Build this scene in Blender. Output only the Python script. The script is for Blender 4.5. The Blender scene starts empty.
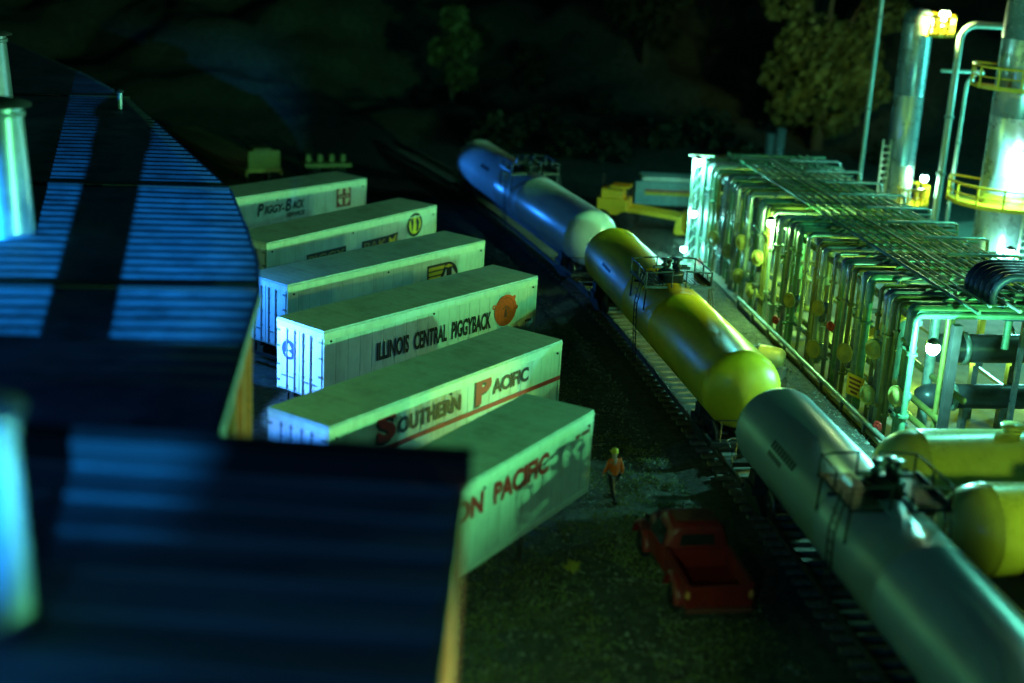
import bpy, bmesh, math, random
from mathutils import Vector, Matrix, noise
random.seed(11)
PI = math.pi
S = bpy.context.scene
C = S.collection

# ------------------------------------------------------------------ camera
F_PX, HC = 1433.46, 18.70
FW = Vector((0.0, 0.956263455, -0.292506760))
RT = Vector((0.998525134, 0.015880604, 0.051916890))
UP = Vector((-0.054291408, 0.292075352, 0.954853094))
O = Vector((0, 0, HC))
cd = bpy.data.cameras.new('camera')
cam = bpy.data.objects.new('camera', cd); C.objects.link(cam)
M3 = Matrix((RT, UP, -FW)).transposed().to_4x4()
M3.translation = O
cam.matrix_world = M3
cd.sensor_width = 36; cd.lens = 36 * F_PX / 1024
cd.clip_end = 2000; cd.clip_start = .5
cd.dof.use_dof = True; cd.dof.focus_distance = 56.0
cd.dof.aperture_fstop = (cd.lens / 1000) / 0.40
cd.dof.aperture_blades = 0
S.camera = cam

def at(px, py, z=0.0):                       # a pixel's ray cut at height z
    d = FW * F_PX + RT * (px - 512) - UP * (py - 341.5)
    return O + d * ((z - HC) / d.z)
def on_plane(px, py, p0, n):
    d = FW * F_PX + RT * (px - 512) - UP * (py - 341.5)
    return O + d * ((p0 - O).dot(n) / d.dot(n))

# ------------------------------------------------------------------ materials
def mat(name, col, rough=.5, metal=0., var=.25, scale=3., bump=.0, bscale=40., dirt=None, dirt_amt=.5, coat=0., spec=.5, fine=0., stretch=None):
    m = bpy.data.materials.new(name); m.use_nodes = True
    nt = m.node_tree; N = nt.nodes; Lk = nt.links
    b = N['Principled BSDF']
    b.inputs['Roughness'].default_value = rough
    b.inputs['Metallic'].default_value = metal
    b.inputs['Coat Weight'].default_value = coat
    b.inputs['Specular IOR Level'].default_value = spec
    tc = N.new('ShaderNodeTexCoord')
    src = tc.outputs['Object']
    if stretch:
        mp = N.new('ShaderNodeMapping'); mp.inputs['Scale'].default_value = stretch
        Lk.new(src, mp.inputs['Vector']); src = mp.outputs['Vector']
    nz = N.new('ShaderNodeTexNoise'); nz.inputs['Scale'].default_value = scale; nz.inputs['Detail'].default_value = 8
    nz.inputs['Roughness'].default_value = .65
    Lk.new(src, nz.inputs['Vector'])
    cr = N.new('ShaderNodeValToRGB')
    lo = [max(0, c * (1 - var)) for c in col]; hi = [min(1, c * (1 + var)) for c in col]
    cr.color_ramp.elements[0].position = .3; cr.color_ramp.elements[1].position = .7
    cr.color_ramp.elements[0].color = (*lo, 1); cr.color_ramp.elements[1].color = (*hi, 1)
    Lk.new(nz.outputs['Fac'], cr.inputs['Fac'])
    out = cr.outputs['Color']
    if dirt:
        n2 = N.new('ShaderNodeTexNoise'); n2.inputs['Scale'].default_value = scale * .45; n2.inputs['Detail'].default_value = 10
        n2.inputs['Roughness'].default_value = .75
        mp2 = N.new('ShaderNodeMapping'); mp2.inputs['Scale'].default_value = (2.2, 2.2, .5)
        Lk.new(tc.outputs['Object'], mp2.inputs['Vector']); Lk.new(mp2.outputs['Vector'], n2.inputs['Vector'])
        r2 = N.new('ShaderNodeValToRGB'); r2.color_ramp.elements[0].position = .48; r2.color_ramp.elements[1].position = .72
        r2.color_ramp.elements[0].color = (0, 0, 0, 1); r2.color_ramp.elements[1].color = (dirt_amt,) * 3 + (1,)
        Lk.new(n2.outputs['Fac'], r2.inputs['Fac'])
        mx = N.new('ShaderNodeMix'); mx.data_type = 'RGBA'
        Lk.new(r2.outputs['Color'], mx.inputs[0]); Lk.new(out, mx.inputs[6]); mx.inputs[7].default_value = (*dirt, 1)
        out = mx.outputs[2]
    Lk.new(out, b.inputs['Base Color'])
    rr = N.new('ShaderNodeMapRange'); rr.inputs['To Min'].default_value = max(.02, rough - .1); rr.inputs['To Max'].default_value = min(1, rough + .12)
    Lk.new(nz.outputs['Fac'], rr.inputs['Value']); Lk.new(rr.outputs['Result'], b.inputs['Roughness'])
    if bump:
        nb = N.new('ShaderNodeTexNoise'); nb.inputs['Scale'].default_value = bscale; nb.inputs['Detail'].default_value = 4
        Lk.new(tc.outputs['Object'], nb.inputs['Vector'])
        bp = N.new('ShaderNodeBump'); bp.inputs['Strength'].default_value = bump; bp.inputs['Distance'].default_value = .05
        Lk.new(nb.outputs['Fac'], bp.inputs['Height']); Lk.new(bp.outputs['Normal'], b.inputs['Normal'])
    return m

def seam_mat(name, col, period=.6, **k):
    """painted sheet with thin vertical panel seams along local x"""
    m = mat(name, col, **k)
    nt = m.node_tree; N = nt.nodes; Lk = nt.links; b = N['Principled BSDF']
    tc = N.new('ShaderNodeTexCoord'); sp = N.new('ShaderNodeSeparateXYZ'); Lk.new(tc.outputs['Object'], sp.inputs[0])
    md = N.new('ShaderNodeMath'); md.operation = 'PINGPONG'; md.inputs[1].default_value = period / 2
    Lk.new(sp.outputs['X'], md.inputs[0])
    lt = N.new('ShaderNodeMapRange'); lt.inputs['From Min'].default_value = 0; lt.inputs['From Max'].default_value = .03 if name != 'trailer_roof_sheet' else .012
    Lk.new(md.outputs[0], lt.inputs['Value'])
    bp = N.new('ShaderNodeBump'); bp.inputs['Strength'].default_value = .7 if name != 'trailer_roof_sheet' else .15; bp.inputs['Distance'].default_value = .03
    Lk.new(lt.outputs['Result'], bp.inputs['Height']); Lk.new(bp.outputs['Normal'], b.inputs['Normal'])
    old = b.inputs['Base Color'].links[0].from_socket
    mx = N.new('ShaderNodeMix'); mx.data_type = 'RGBA'; mx.blend_type = 'MULTIPLY'; mx.inputs[0].default_value = 1
    l2 = N.new('ShaderNodeMapRange'); l2.inputs['From Max'].default_value = .022; l2.inputs['To Min'].default_value = .68
    Lk.new(md.outputs[0], l2.inputs['Value'])
    Lk.new(old, mx.inputs[6]); Lk.new(l2.outputs['Result'], mx.inputs[7]); Lk.new(mx.outputs[2], b.inputs['Base Color'])
    return m

def emit(name, col, st):
    m = bpy.data.materials.new(name); m.use_nodes = True
    b = m.node_tree.nodes['Principled BSDF']
    b.inputs['Base Color'].default_value = (.8, .8, .8, 1)
    b.inputs['Emission Color'].default_value = (*col, 1); b.inputs['Emission Strength'].default_value = st
    return m

W_PANEL = seam_mat('green_cast_panel_paint', (.54, .66, .60), period=.61, rough=.42, var=.10, scale=1.6, dirt=(.22, .2, .15), dirt_amt=.45)  # white paint with the green lamp light tinted into its colour
W_RAIL = mat('green_cast_rail_paint', (.60, .71, .60), .4, var=.10, scale=2.5, dirt=(.25, .22, .16), dirt_amt=.35)  # same green light tint put into the rail paint
W_ROOF = seam_mat('trailer_roof_sheet', (.42, .56, .49), period=.41, rough=.5, var=.16, scale=.9, dirt=(.16, .14, .11), dirt_amt=.55)  # roof sheet colour also holds some of the green light
W_DOOR = mat('white_door_paint', (.72, .73, .74), .42, var=.08, scale=3., dirt=(.12, .12, .12), dirt_amt=.6)
M_ROD = mat('galvanised_rod', (.25, .27, .3), .4, .6)
M_BLACK = mat('black_frame_paint', (.018, .018, .018), .6, var=.4)
M_RUB = mat('tyre_rubber', (.012, .012, .012), .85)
M_STEEL = mat('rail_steel', (.16, .14, .13), .38, .8, var=.3, scale=6)
M_TIE = mat('sleeper_timber', (.12, .11, .085), .85, var=.5, scale=5, bump=.4, bscale=12)
M_INK = mat('black_lettering', (.012, .012, .014), .5)
M_RED = mat('red_lettering', (.36, .02, .018), .5)
M_ORANGE = mat('orange_emblem', (.95, .085, .01), .5, var=.3, scale=9)
M_YEL = mat('yellow_emblem', (.75, .55, .03), .5, var=.2)
M_CREAM = mat('cream_emblem', (.75, .68, .45), .5)
M_MAROON = mat('maroon_emblem', (.22, .035, .02), .5)
M_NAVY = mat('navy_emblem', (.02, .04, .16), .5)
T_WHITE = mat('white_tank_paint', (.56, .60, .57), .30, var=.07, scale=1., dirt=(.2, .18, .14), dirt_amt=.35, bump=.04, bscale=2)
T_YEL = mat('yellow_tank_paint', (.68, .48, .016), .36, var=.08, scale=1., dirt=(.25, .17, .03), dirt_amt=.4, bump=.04, bscale=2)
T_GREY = mat('silver_tank_paint', (.33, .40, .43), .32, .3, var=.05, scale=.8, dirt=(.2, .2, .2), dirt_amt=.25, bump=.04, bscale=2)
T_BUL = mat('cream_storage_tank_paint', (.46, .46, .16), .28, var=.10, scale=1., dirt=(.25, .2, .1), dirt_amt=.4)
P_GAL = mat('galvanised_pipe', (.24, .33, .29), .30, .35, var=.25, scale=4)
P_DARK = mat('dark_steel_pipe', (.16, .19, .20), .3, .6, var=.3, scale=4)
P_OCH = mat('ochre_pipe_paint', (.15, .15, .035), .38, var=.25, scale=4, dirt=(.15, .1, .03), dirt_amt=.5)
P_GRN = mat('green_pipe_paint', (.10, .24, .14), .36, .2, var=.25, scale=4)
P_YEL = mat('yellow_safety_paint', (.80, .46, .02), .38, var=.12, scale=5)
P_DISC = mat('yellow_valve_paint', (.36, .34, .09), .4, var=.15)
P_REDV = mat('red_valve_paint', (.5, .03, .02), .4)
TW = mat('aluminium_tower_cladding', (.42, .50, .52), .27, .6, var=.12, scale=.8)
CONC = mat('concrete', (.22, .22, .17), .8, var=.3, scale=.8, bump=.25, bscale=9, dirt=(.12, .11, .08), dirt_amt=.8)
R_TIN = mat('roof_sheet', (.20, .25, .30), .45, .1, var=.35, scale=.7, dirt=(.03, .03, .03), dirt_amt=.7)
R_TAR = mat('tar_capping', (.012, .013, .015), .8)
WALL = mat('ochre_timber_wall', (.66, .34, .07), .7, var=.3, scale=3, dirt=(.1, .06, .03), dirt_amt=.6)
POSTW = mat('brown_timber_post', (.22, .10, .03), .7, var=.3, scale=3)
WHITEW = mat('white_window_frame', (.7, .7, .66), .5)
JACK = mat('galvanised_smoke_jack', (.24, .29, .34), .34, .5, var=.2, scale=1.5, dirt=(.06, .06, .06), dirt_amt=.5)
CAR_RED = mat('faded_red_car_paint', (.24, .016, .016), .34, var=.15, scale=3, dirt=(.08, .03, .02), dirt_amt=.45)
CAR_ROOF = mat('dusty_red_roof_paint', (.16, .04, .035), .55, var=.2, scale=4)
GLASS = mat('dark_window_glass', (.02, .025, .03), .08)
CHROME = mat('chrome_trim', (.6, .6, .6), .15, 1)
LAMPRED = mat('amber_tail_lens', (.7, .25, .08), .2)
GUNM = mat('gunmetal_valve', (.022, .025, .026), .35, .5)
M_BULB = emit('cyan_white_bulb', (.55, 1., .92), 60)
M_BULBW = emit('green_white_bulb', (.75, 1., .6), 40)
BARK = mat('bark', (.07, .05, .03), .9)
LEAF = mat('olive_leaf', (.09, .10, .03), .7, var=.75, scale=.35)
LEAFD = mat('dark_leaf', (.028, .034, .014), .75, var=.6, scale=.4)
SKIN = mat('skin', (.45, .28, .18), .6)
JKT = mat('orange_jacket_cloth', (.95, .14, .006), .8, var=.2, scale=9)
TRS = mat('dark_trouser_cloth', (.012, .013, .018), .85)
HATM = mat('yellow_cap_cloth', (.6, .55, .05), .7)

# ------------------------------------------------------------------ mesh builder
class MB:
    def __init__(s): s.v = []; s.f = []; s.sm = []
    def add(s, vs, fs, smooth=False):
        n = len(s.v); s.v += [tuple(v) for v in vs]
        s.f += [tuple(i + n for i in f) for f in fs]; s.sm += [smooth] * len(fs); return s
    def box(s, c, d, rot=0., tilt=None):
        x, y, z = d[0] / 2, d[1] / 2, d[2] / 2
        vs = [Vector((a * x, b * y, e * z)) for a in (-1, 1) for b in (-1, 1) for e in (-1, 1)]
        R = Matrix.Rotation(rot, 3, 'Z')
        if tilt is not None: R = R @ tilt
        vs = [R @ v + Vector(c) for v in vs]
        return s.add(vs, [(0, 1, 3, 2), (4, 6, 7, 5), (0, 4, 5, 1), (2, 3, 7, 6), (0, 2, 6, 4), (1, 5, 7, 3)])
    def tube(s, pts, r, n=10, cap=True):
        pts = [Vector(p) for p in pts]; rs = r if isinstance(r, (list, tuple)) else [r] * len(pts)
        rings = []; prev = None
        for i, p in enumerate(pts):
            a = pts[max(i - 1, 0)]; b = pts[min(i + 1, len(pts) - 1)]
            t = (b - a).normalized()
            if prev is None:
                u = t.orthogonal().normalized()
            else:
                u = (prev - t * prev.dot(t)).normalized()
            prev = u; w = t.cross(u)
            rings.append([p + (u * math.cos(2 * PI * k / n) + w * math.sin(2 * PI * k / n)) * rs[i] for k in range(n)])
        vs = [v for rg in rings for v in rg]; fs = []
        for i in range(len(pts) - 1):
            for k in range(n):
                k2 = (k + 1) % n
                fs.append((i * n + k, i * n + k2, (i + 1) * n + k2, (i + 1) * n + k))
        s.add(vs, fs, True)
        if cap:
            s.add(rings[0], [tuple(range(n))[::-1]]); s.add(rings[-1], [tuple(range(n))])
        return s
    def lathe(s, prof, n=32, M=None):
        """prof: (r, h) along local z"""
        M = M or Matrix.Identity(4); vs = []; fs = []
        for r, h in prof:
            for k in range(n):
                vs.append(M @ Vector((r * math.cos(2 * PI * k / n), r * math.sin(2 * PI * k / n), h)))
        for i in range(len(prof) - 1):
            for k in range(n):
                k2 = (k + 1) % n
                fs.append((i * n + k, i * n + k2, (i + 1) * n + k2, (i + 1) * n + k))
        return s.add(vs, fs, True)
    def prism(s, poly, y0, y1, M=None):
        """poly in (x, z), extruded along y"""
        M = M or Matrix.Identity(4); n = len(poly)
        vs = [M @ Vector((x, y0, z)) for x, z in poly] + [M @ Vector((x, y1, z)) for x, z in poly]
        fs = [tuple(range(n)), tuple(range(2 * n - 1, n - 1, -1))] + [(i, i + n, (i + 1) % n + n, (i + 1) % n) for i in range(n)]
        return s.add(vs, fs)
    def ball(s, c, r, n=12):
        prof = [(max(1e-4, r * math.sin(PI * i / 8)), -r * math.cos(PI * i / 8)) for i in range(9)]
        return s.lathe(prof, n, Matrix.Translation(Vector(c)))
    def build(s, name, m, parent=None, bevel=0., loc=None, rotz=0.):
        me = bpy.data.meshes.new(name); me.from_pydata(s.v, [], s.f)
        me.polygons.foreach_set('use_smooth', s.sm); me.update()
        bm = bmesh.new(); bm.from_mesh(me); bmesh.ops.recalc_face_normals(bm, faces=bm.faces)
        if bevel: bmesh.ops.bevel(bm, geom=[e for e in bm.edges if e.is_manifold and e.calc_face_angle(0) > .6], offset=bevel, segments=2, affect='EDGES', profile=.6)
        bm.to_mesh(me); bm.free()
        me.materials.append(m)
        o = bpy.data.objects.new(name, me); C.objects.link(o)
        if parent: o.parent = parent
        if loc is not None: o.location = loc
        o.rotation_euler.z = rotz
        return o

AXX = Matrix.Rotation(PI / 2, 4, 'Y')     # lathe axis z -> x
AXY = Matrix.Rotation(-PI / 2, 4, 'X')    # lathe axis z -> y

def tag(o, label, cat, group=None, kind=None):
    if label: o['label'] = label
    if cat: o['category'] = cat
    if group: o['group'] = group
    if kind: o['kind'] = kind
    return o
def empty(name, loc, rz=0., label=None, cat=None, group=None):
    e = bpy.data.objects.new(name, None); C.objects.link(e)
    e.location = loc; e.rotation_euler.z = rz; e.empty_display_size = .3
    return tag(e, label, cat, group)
def arc(c, r, a0, a1, e1, e2, n=6):
    c = Vector(c); return [c + Vector(e1) * r * math.cos(a0 + (a1 - a0) * i / n) + Vector(e2) * r * math.sin(a0 + (a1 - a0) * i / n) for i in range(n + 1)]

def words(name, m, t, parts, y, shear=0., bold=.02):
    for p in parts: text_mb([p], y, shear, bold).build(name, m, t)
def text_mb(parts, y, shear=0., bold=.02):
    """parts: (string, x0, z0, x1, z1); flat lettering standing on the plane y facing -y"""
    mb = MB()
    for st, x0, z0, x1, z1 in parts:
        cu = bpy.data.curves.new('letters', 'FONT'); cu.body = st; cu.size = 1; cu.offset = bold; cu.resolution_u = 3
        if shear: cu.shear = shear
        cu.fill_mode = 'FRONT'; cu.extrude = 0
        ob = bpy.data.objects.new('letters', cu); C.objects.link(ob)
        dg = bpy.context.evaluated_depsgraph_get(); me = bpy.data.meshes.new_from_object(ob.evaluated_get(dg))
        xs = [v.co.x for v in me.vertices]; ys = [v.co.y for v in me.vertices]
        a, b, c, d = min(xs), max(xs), min(ys), max(ys)
        mb.add([(x0 + (v.co.x - a) / (b - a) * (x1 - x0), y, z0 + (v.co.y - c) / (d - c) * (z1 - z0)) for v in me.vertices],
               [tuple(p.vertices) for p in me.polygons])
        bpy.data.objects.remove(ob); bpy.data.curves.remove(cu); bpy.data.meshes.remove(me)
    return mb
def disc(mb, cx, cz, r, y, t=.01, n=32, rx=None):
    rx = rx or r
    return mb.prism([(cx + rx * math.cos(2 * PI * k / n), cz + r * math.sin(2 * PI * k / n)) for k in range(n)], y, y - t)
def ring(mb, cx, cz, r0, r1, y, n=32, a0=0, a1=2 * PI):
    vs = []; fs = []
    for k in range(n + 1):
        a = a0 + (a1 - a0) * k / n
        vs += [(cx + r0 * math.cos(a), y, cz + r0 * math.sin(a)), (cx + r1 * math.cos(a), y, cz + r1 * math.sin(a))]
    for k in range(n): fs.append((2 * k, 2 * k + 1, 2 * k + 3, 2 * k + 2))
    return mb.add(vs, fs)

# ------------------------------------------------------------------ ground
def smooth(a, b, x):
    t = min(1, max(0, (x - a) / (b - a))); return t * t * (3 - 2 * t)
def ground_z(x, y):
    d = y + .12 * x
    h = 26 * smooth(112, 215, d) + 1.2 * smooth(100, 125, d)
    n = noise.fractal(Vector((x * .045, y * .045, 3.1)), 1.0, 2.1, 5)
    n2 = noise.fractal(Vector((x * .35, y * .35, 7.7)), 1.0, 2.1, 4)
    return h + n * 5.5 * smooth(108, 145, d) + n2 * (.05 + .5 * smooth(105, 125, d)) - .03
g = MB()
xs = [-220 + i * 4 for i in range(36)] + [-76 + i * 1.2 for i in range(124)] + [73 + i * 5 for i in range(40)]
ys = [-10 + i * 2 for i in range(56)] + [102 + i * 1.5 for i in range(70)] + [208 + i * 12 for i in range(20)]
g.add([(x, y, ground_z(x, y)) for y in ys for x in xs],
      [(j * len(xs) + i, j * len(xs) + i + 1, (j + 1) * len(xs) + i + 1, (j + 1) * len(xs) + i) for j in range(len(ys) - 1) for i in range(len(xs) - 1)], True)
GR = mat('gravel_ground', (.06, .064, .055), .92, var=.75, scale=2.2, bump=1., bscale=6, dirt=(.10, .11, .035), dirt_amt=.7)
tag(g.build('ground', GR), None, None, None, 'structure')

# loose stones on the yard
st = MB()
for i in range(24000):
    y = random.uniform(24, 82); x = random.uniform(-4, 14.5)
    tx = 4.29 + (69.29 - y) * .19
    if abs(x - tx) < 1.4 and random.random() < .6: continue
    r = random.uniform(.02, .06) * (1.0 if random.random() < .9 else 1.8); zz = ground_z(x, y)
    ax = [random.uniform(.6, 1.3) * r for _ in range(6)]
    vs = [(x + ax[0], y, zz), (x - ax[1], y, zz), (x, y + ax[2], zz), (x, y - ax[3], zz), (x + random.uniform(-.3, .3) * r, y, zz + ax[4])]
    st.add(vs, [(0, 2, 4), (2, 1, 4), (1, 3, 4), (3, 0, 4)])
tag(st.build('gravel', mat('loose_gravel', (.17, .175, .15), .9, var=.8, scale=1.3)), 'grey gravel strewn over the dark yard floor', 'gravel', None, 'stuff')
gr = MB()
for i in range(52000):
    y = random.uniform(24, 50); x = random.uniform(-4, 8.2)
    if noise.noise(Vector((x * .5, y * .5, 1.7))) + .6 * noise.noise(Vector((x * 1.7, y * 1.7, 4.2))) < -.12: continue
    zz = ground_z(x, y) - .01; a = random.uniform(0, 2 * PI); h = random.uniform(.03, .10); w = random.uniform(.02, .05)
    dx, dy = math.cos(a) * w, math.sin(a) * w; lx, ly = random.uniform(-.07, .07), random.uniform(-.07, .07)
    gr.add([(x - dx, y - dy, zz), (x + dx, y + dy, zz), (x + lx, y + ly, zz + h)], [(0, 1, 2)])
tag(gr.build('grass', mat('short_grass', (.15, .18, .05), .8, var=.6, scale=.9)), 'short yellow green grass around the walking person', 'grass', None, 'stuff')

# ------------------------------------------------------------------ semi trailers
L, WD, Z0, Z1 = 12.19, 2.44, 1.15, 3.85
HW = WD / 2
TR = {'A': (-13.257, 73.730, .8892), 'C': (-8.616, 67.066, .9787), 'D': (-6.193, 60.106, .9121),
      'I': (-3.832, 54.102, .8992), 'S': (-2.705, 44.787, .9611), 'F': (-1.446, 37.115, 1.0518)}
YS = -HW - .014
protos = {}
def make_trailer():
    t = empty('semi_trailer', (0, 0, 0))
    b = MB().box((0, 0, (Z0 + 3.72) / 2), (L, WD - .03, 3.72 - Z0)); b.build('body', W_PANEL, t, .015)
    r = MB().box((0, 0, 3.81), (L + .02, WD + .02, .08))
    for i in range(30): r.box((-L / 2 + .2 + i * .406, 0, 3.850), (.05, WD - .14, .004))
    r.build('roof', W_ROOF, t)
    tr = MB()
    for s in (-1, 1):
        tr.box((0, s * (HW - .005), 3.62), (L + .01, .05, .28)); tr.box((0, s * (HW + .008), 3.735), (L + .03, .05, .055)); tr.box((0, s * (HW + .004), 3.50), (L + .02, .05, .04))
        tr.box((s * (L / 2), 0, 3.66), (.05, WD, .20))
        for e in (-1, 1): tr.box((e * (L / 2 - .045), s * (HW - .012), 2.45), (.10, .05, 2.42))
    tr.build('top_rail', W_RAIL, t)
    br = MB()
    for s in (-1, 1): br.box((0, s * (HW - .008), 1.21), (L + .01, .05, .17))
    br.build('bottom_rail', W_RAIL, t)
    for s in (-1, 1):
        d = MB().box((-L / 2 - .02, s * .585, 2.40), (.05, 1.13, 2.34))
        d.build('door', W_DOOR, t, .01)
        dr = t.children[-1] if False else None
        rod = MB()
        for k in (.22, .62):
            y = s * k; rod.tube([(-L / 2 - .085, y, 1.22), (-L / 2 - .085, y, 3.55)], .028, 8)
            for z in (1.35, 1.9, 2.5, 3.1, 3.45): rod.box((-L / 2 - .06, y, z), (.06, .10, .06))
            rod.box((-L / 2 - .1, y + s * .12, 1.75), (.03, .3, .04))
        for z in (1.5, 2.1, 2.8, 3.4): rod.box((-L / 2 - .05, s * 1.1, z), (.05, .16, .07))
        rod.build('lock_rod', M_ROD, t)
    for x in (-L / 2 + .35, -.3, L / 2 - .25):
        for s in (-1, 1):
            MB().lathe([(.001, 0), (.045, 0), (.04, .035), (.001, .04)], 10, Matrix.Translation((x, s * HW, 3.40)) @ Matrix.Rotation(-s * PI / 2, 4, 'X')).build('marker_lamp', M_BLACK, t)
    ch = MB()
    for s in (-1, 1): ch.box((-.2, s * .5, 1.03), (L - .6, .12, .20))
    for i in range(16): ch.box((-L / 2 + .6 + i * .73, 0, 1.08), (.07, WD - .1, .09))
    ch.box((-L / 2 + .05, 0, .62), (.1, 2.2, .14)); ch.box((-L / 2 + .05, .7, .85), (.08, .08, .4)); ch.box((-L / 2 + .05, -.7, .85), (.08, .08, .4))
    ch.build('chassis', M_BLACK, t)
    for s in (-1, 1):
        lg = MB().tube([(2.6, s * .85, 1.1), (2.6, s * .85, .06)], .06, 10); lg.box((2.6, s * .85, .04), (.3, .25, .05)); lg.tube([(2.6, s * .85, .5), (3.3, s * .5, 1.05)], .03, 6)
        lg.build('landing_leg', M_STEEL, t)
    for x in (-3.6, -4.85):
        for s in (-1, 1):
            for o in (0, .3):
                y = s * (.95 - o) - .14
                w = MB().lathe([(.22, 0), (.40, 0), (.49, .04), (.5, .1), (.5, .18), (.49, .24), (.40, .28), (.22, .28), (.2, .14), (.22, 0)], 22, Matrix.Translation((x, y, .51)) @ AXY)
                wo = w.build('wheel', M_RUB, t)
                if o == 0: MB().lathe([(.001, .12), (.1, .08), (.22, .1), (.24, .05)], 16, Matrix.Translation((x, y + (.14 if s > 0 else .0), .51)) @ AXY).build('hub', M_STEEL, wo)
    return t
def copy_tree(o, parent=None):
    c = o.copy(); C.objects.link(c); c.parent = parent
    for ch in list(o.children): copy_tree(ch, c)
    return c
GT = 'white semi trailers parked side by side'
labels = {'A': 'farthest white trailer reading PIGGY-BACK SERVICE with a square cross emblem',
          'C': 'white trailer with a round yellow emblem and dark yellow-lettered plates',
          'D': 'white trailer with a black and yellow striped arch emblem',
          'I': 'white trailer reading ILLINOIS CENTRAL PIGGYBACK with a round orange emblem',
          'S': 'white trailer reading SOUTHERN PACIFIC above a long red stripe',
          'F': 'nearest white trailer with red PACIFIC lettering, partly behind the near roof'}
proto = make_trailer(); T = {}
for i, k in enumerate('IACDSF'):
    o = proto if i == 0 else None
    T[k] = o
for k in 'ACDSF': T[k] = copy_tree(proto)
for k in T:
    x, y, a = TR[k]; T[k].location = (x, y, ground_z(x, y) * 0); T[k].rotation_euler.z = a; tag(T[k], labels[k], 'trailer', GT)

# lettering and emblems
t = T['I']
words('lettering', M_INK, t, [('ILLINOIS', -3.4, 2.14, -1.66, 2.86), ('CENTRAL', -1.38, 2.14, .5, 2.86), ('PIGGYBACK', .78, 2.14, 3.18, 2.86)], YS, bold=.035)
e = MB(); disc(e, 4.07, 2.73, .66, YS + .004, .012, 40, .69); disc(e, 4.60, 3.20, .09, YS + .002, .01, 14); disc(e, 4.78, 2.75, .09, YS + .002, .01, 14)
ring(e, 3.34, 2.98, .05, .10, YS, 16); e.build('emblem', M_ORANGE, t)
e = MB(); ring(e, 4.07, 2.66, .20, .25, YS - .01, 20, .4, 2.6); e.prism([(3.98, 2.45), (4.02, 2.82), (4.12, 2.84), (4.16, 2.45)], YS - .01, YS - .014); ring(e, 4.07, 2.73, .52, .54, YS - .01, 32, 0, 1.9); e.build('emblem_mark', M_MAROON, t)
e = MB()
for i in range(4): e.box((5.45 + i * .1, YS, 2.02), (.06, .012, .11))
e.build('number_mark', M_INK, t)
xe = -L / 2 - .052
def end_face(mb):        # (y, z) drawings on the door end
    mb.v = [(xe + (v[1]), -v[0], v[2]) for v in mb.v]; return mb
e = MB(); disc(e, -.55, 2.74, .37, 0, .008, 32); end_face(e).build('door_emblem', M_NAVY, t)
e = MB(); e.prism([(-.55, 3.0), (-.40, 2.82), (-.55, 2.72), (-.70, 2.82)], -.010, -.014); e.prism([(-.72, 2.62), (-.55, 2.70), (-.38, 2.62), (-.42, 2.5), (-.68, 2.5)], -.010, -.014); end_face(e).build('door_emblem_mark', WHITEW, t)
t = T['S']
def big(pts, m, t): words('lettering', m, t, pts, YS, bold=.045)
words('letter_shadow', M_INK, t, [('S', -4.0, 2.60, -3.10, 3.58), ('P', .98, 2.56, 1.84, 3.53)], YS + .006, bold=.05)
big([('S', -3.93, 2.67, -3.02, 3.66), ('P', 1.06, 2.63, 1.92, 3.60)], M_RED, t)
big([('OUTHERN', -2.95, 2.72, .24, 3.28), ('ACIFIC', 1.98, 2.80, 4.08, 3.34)], M_INK, t)
MB().box((0, YS + .004, 2.44), (L - .02, .014, .155)).build('stripe', M_RED, t)
t = T['F']
big([('UNION', -3.3, 2.69, -.32, 3.36), ('PACIFIC', .22, 2.69, 3.34, 3.36)], M_RED, t)
e = MB()
for i in range(7): e.box((5.05 + i * .13, YS, 3.25), (.085, .012, .12 if i != 2 else .03))
e.build('number_mark', M_MAROON, t)
t = T['A']
for pp in ([[('P', -1.65, 2.68, -1.2, 3.34), ('IGGY-', -1.15, 2.74, .18, 3.18), ('B', .24, 2.72, .66, 3.38), ('ACK', .70, 2.78, 1.56, 3.24), ('SERVICE', .3, 2.42, 1.62, 2.66)][:4], [('P', -1.65, 2.68, -1.2, 3.34), ('IGGY-', -1.15, 2.74, .18, 3.18), ('B', .24, 2.72, .66, 3.38), ('ACK', .70, 2.78, 1.56, 3.24), ('SERVICE', .3, 2.42, 1.62, 2.66)][4:]]): text_mb(pp, YS, .25, .03).build('lettering', M_INK, t)
MB().box((4.41, YS + .006, 3.05), (1.06, .014, 1.16)).build('emblem', M_MAROON, t)
e = MB()
for sx in (-1, 1):
    for sz in (-1, 1):
        n = 8; r = .42; o = .11
        pts = [(o, o)] + [(o + (r - o) * math.cos(PI / 2 * k / n), o + (r - o) * math.sin(PI / 2 * k / n)) for k in range(n + 1)]
        e.prism([(4.41 + sx * px * 1.02, 3.05 + sz * pz * 1.15) for px, pz in pts], YS - .004, YS - .01)
e.build('emblem_cross', M_CREAM, t)
text_mb([('Santa Fe', 4.02, 2.99, 4.8, 3.12)], YS - .006, bold=.01).build('emblem_lettering', M_CREAM, t)
t = T['C']
e = MB(); disc(e, 4.36, 3.10, .58, YS + .004, .01, 36); e.build('emblem', M_YEL, t)
e = MB(); ring(e, 4.36, 3.10, .46, .60, YS - .010, 36)
e.prism([(4.15, 2.72), (4.08, 3.1), (4.0, 3.35), (4.2, 3.5), (4.27, 3.2), (4.22, 2.9)], YS - .008, YS - .012); e.prism([(4.45, 2.72), (4.5, 3.0), (4.42, 3.3), (4.52, 3.5), (4.72, 3.2), (4.66, 2.8)], YS - .008, YS - .012)
e.build('emblem_mark', M_INK, t)
MB().prism([(.35, 2.29), (.35, 2.87), (2.3, 2.87), (3.06, 2.93), (2.9, 2.29)], YS + .010, YS - .002).build('sign_panel', M_INK, t)
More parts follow.
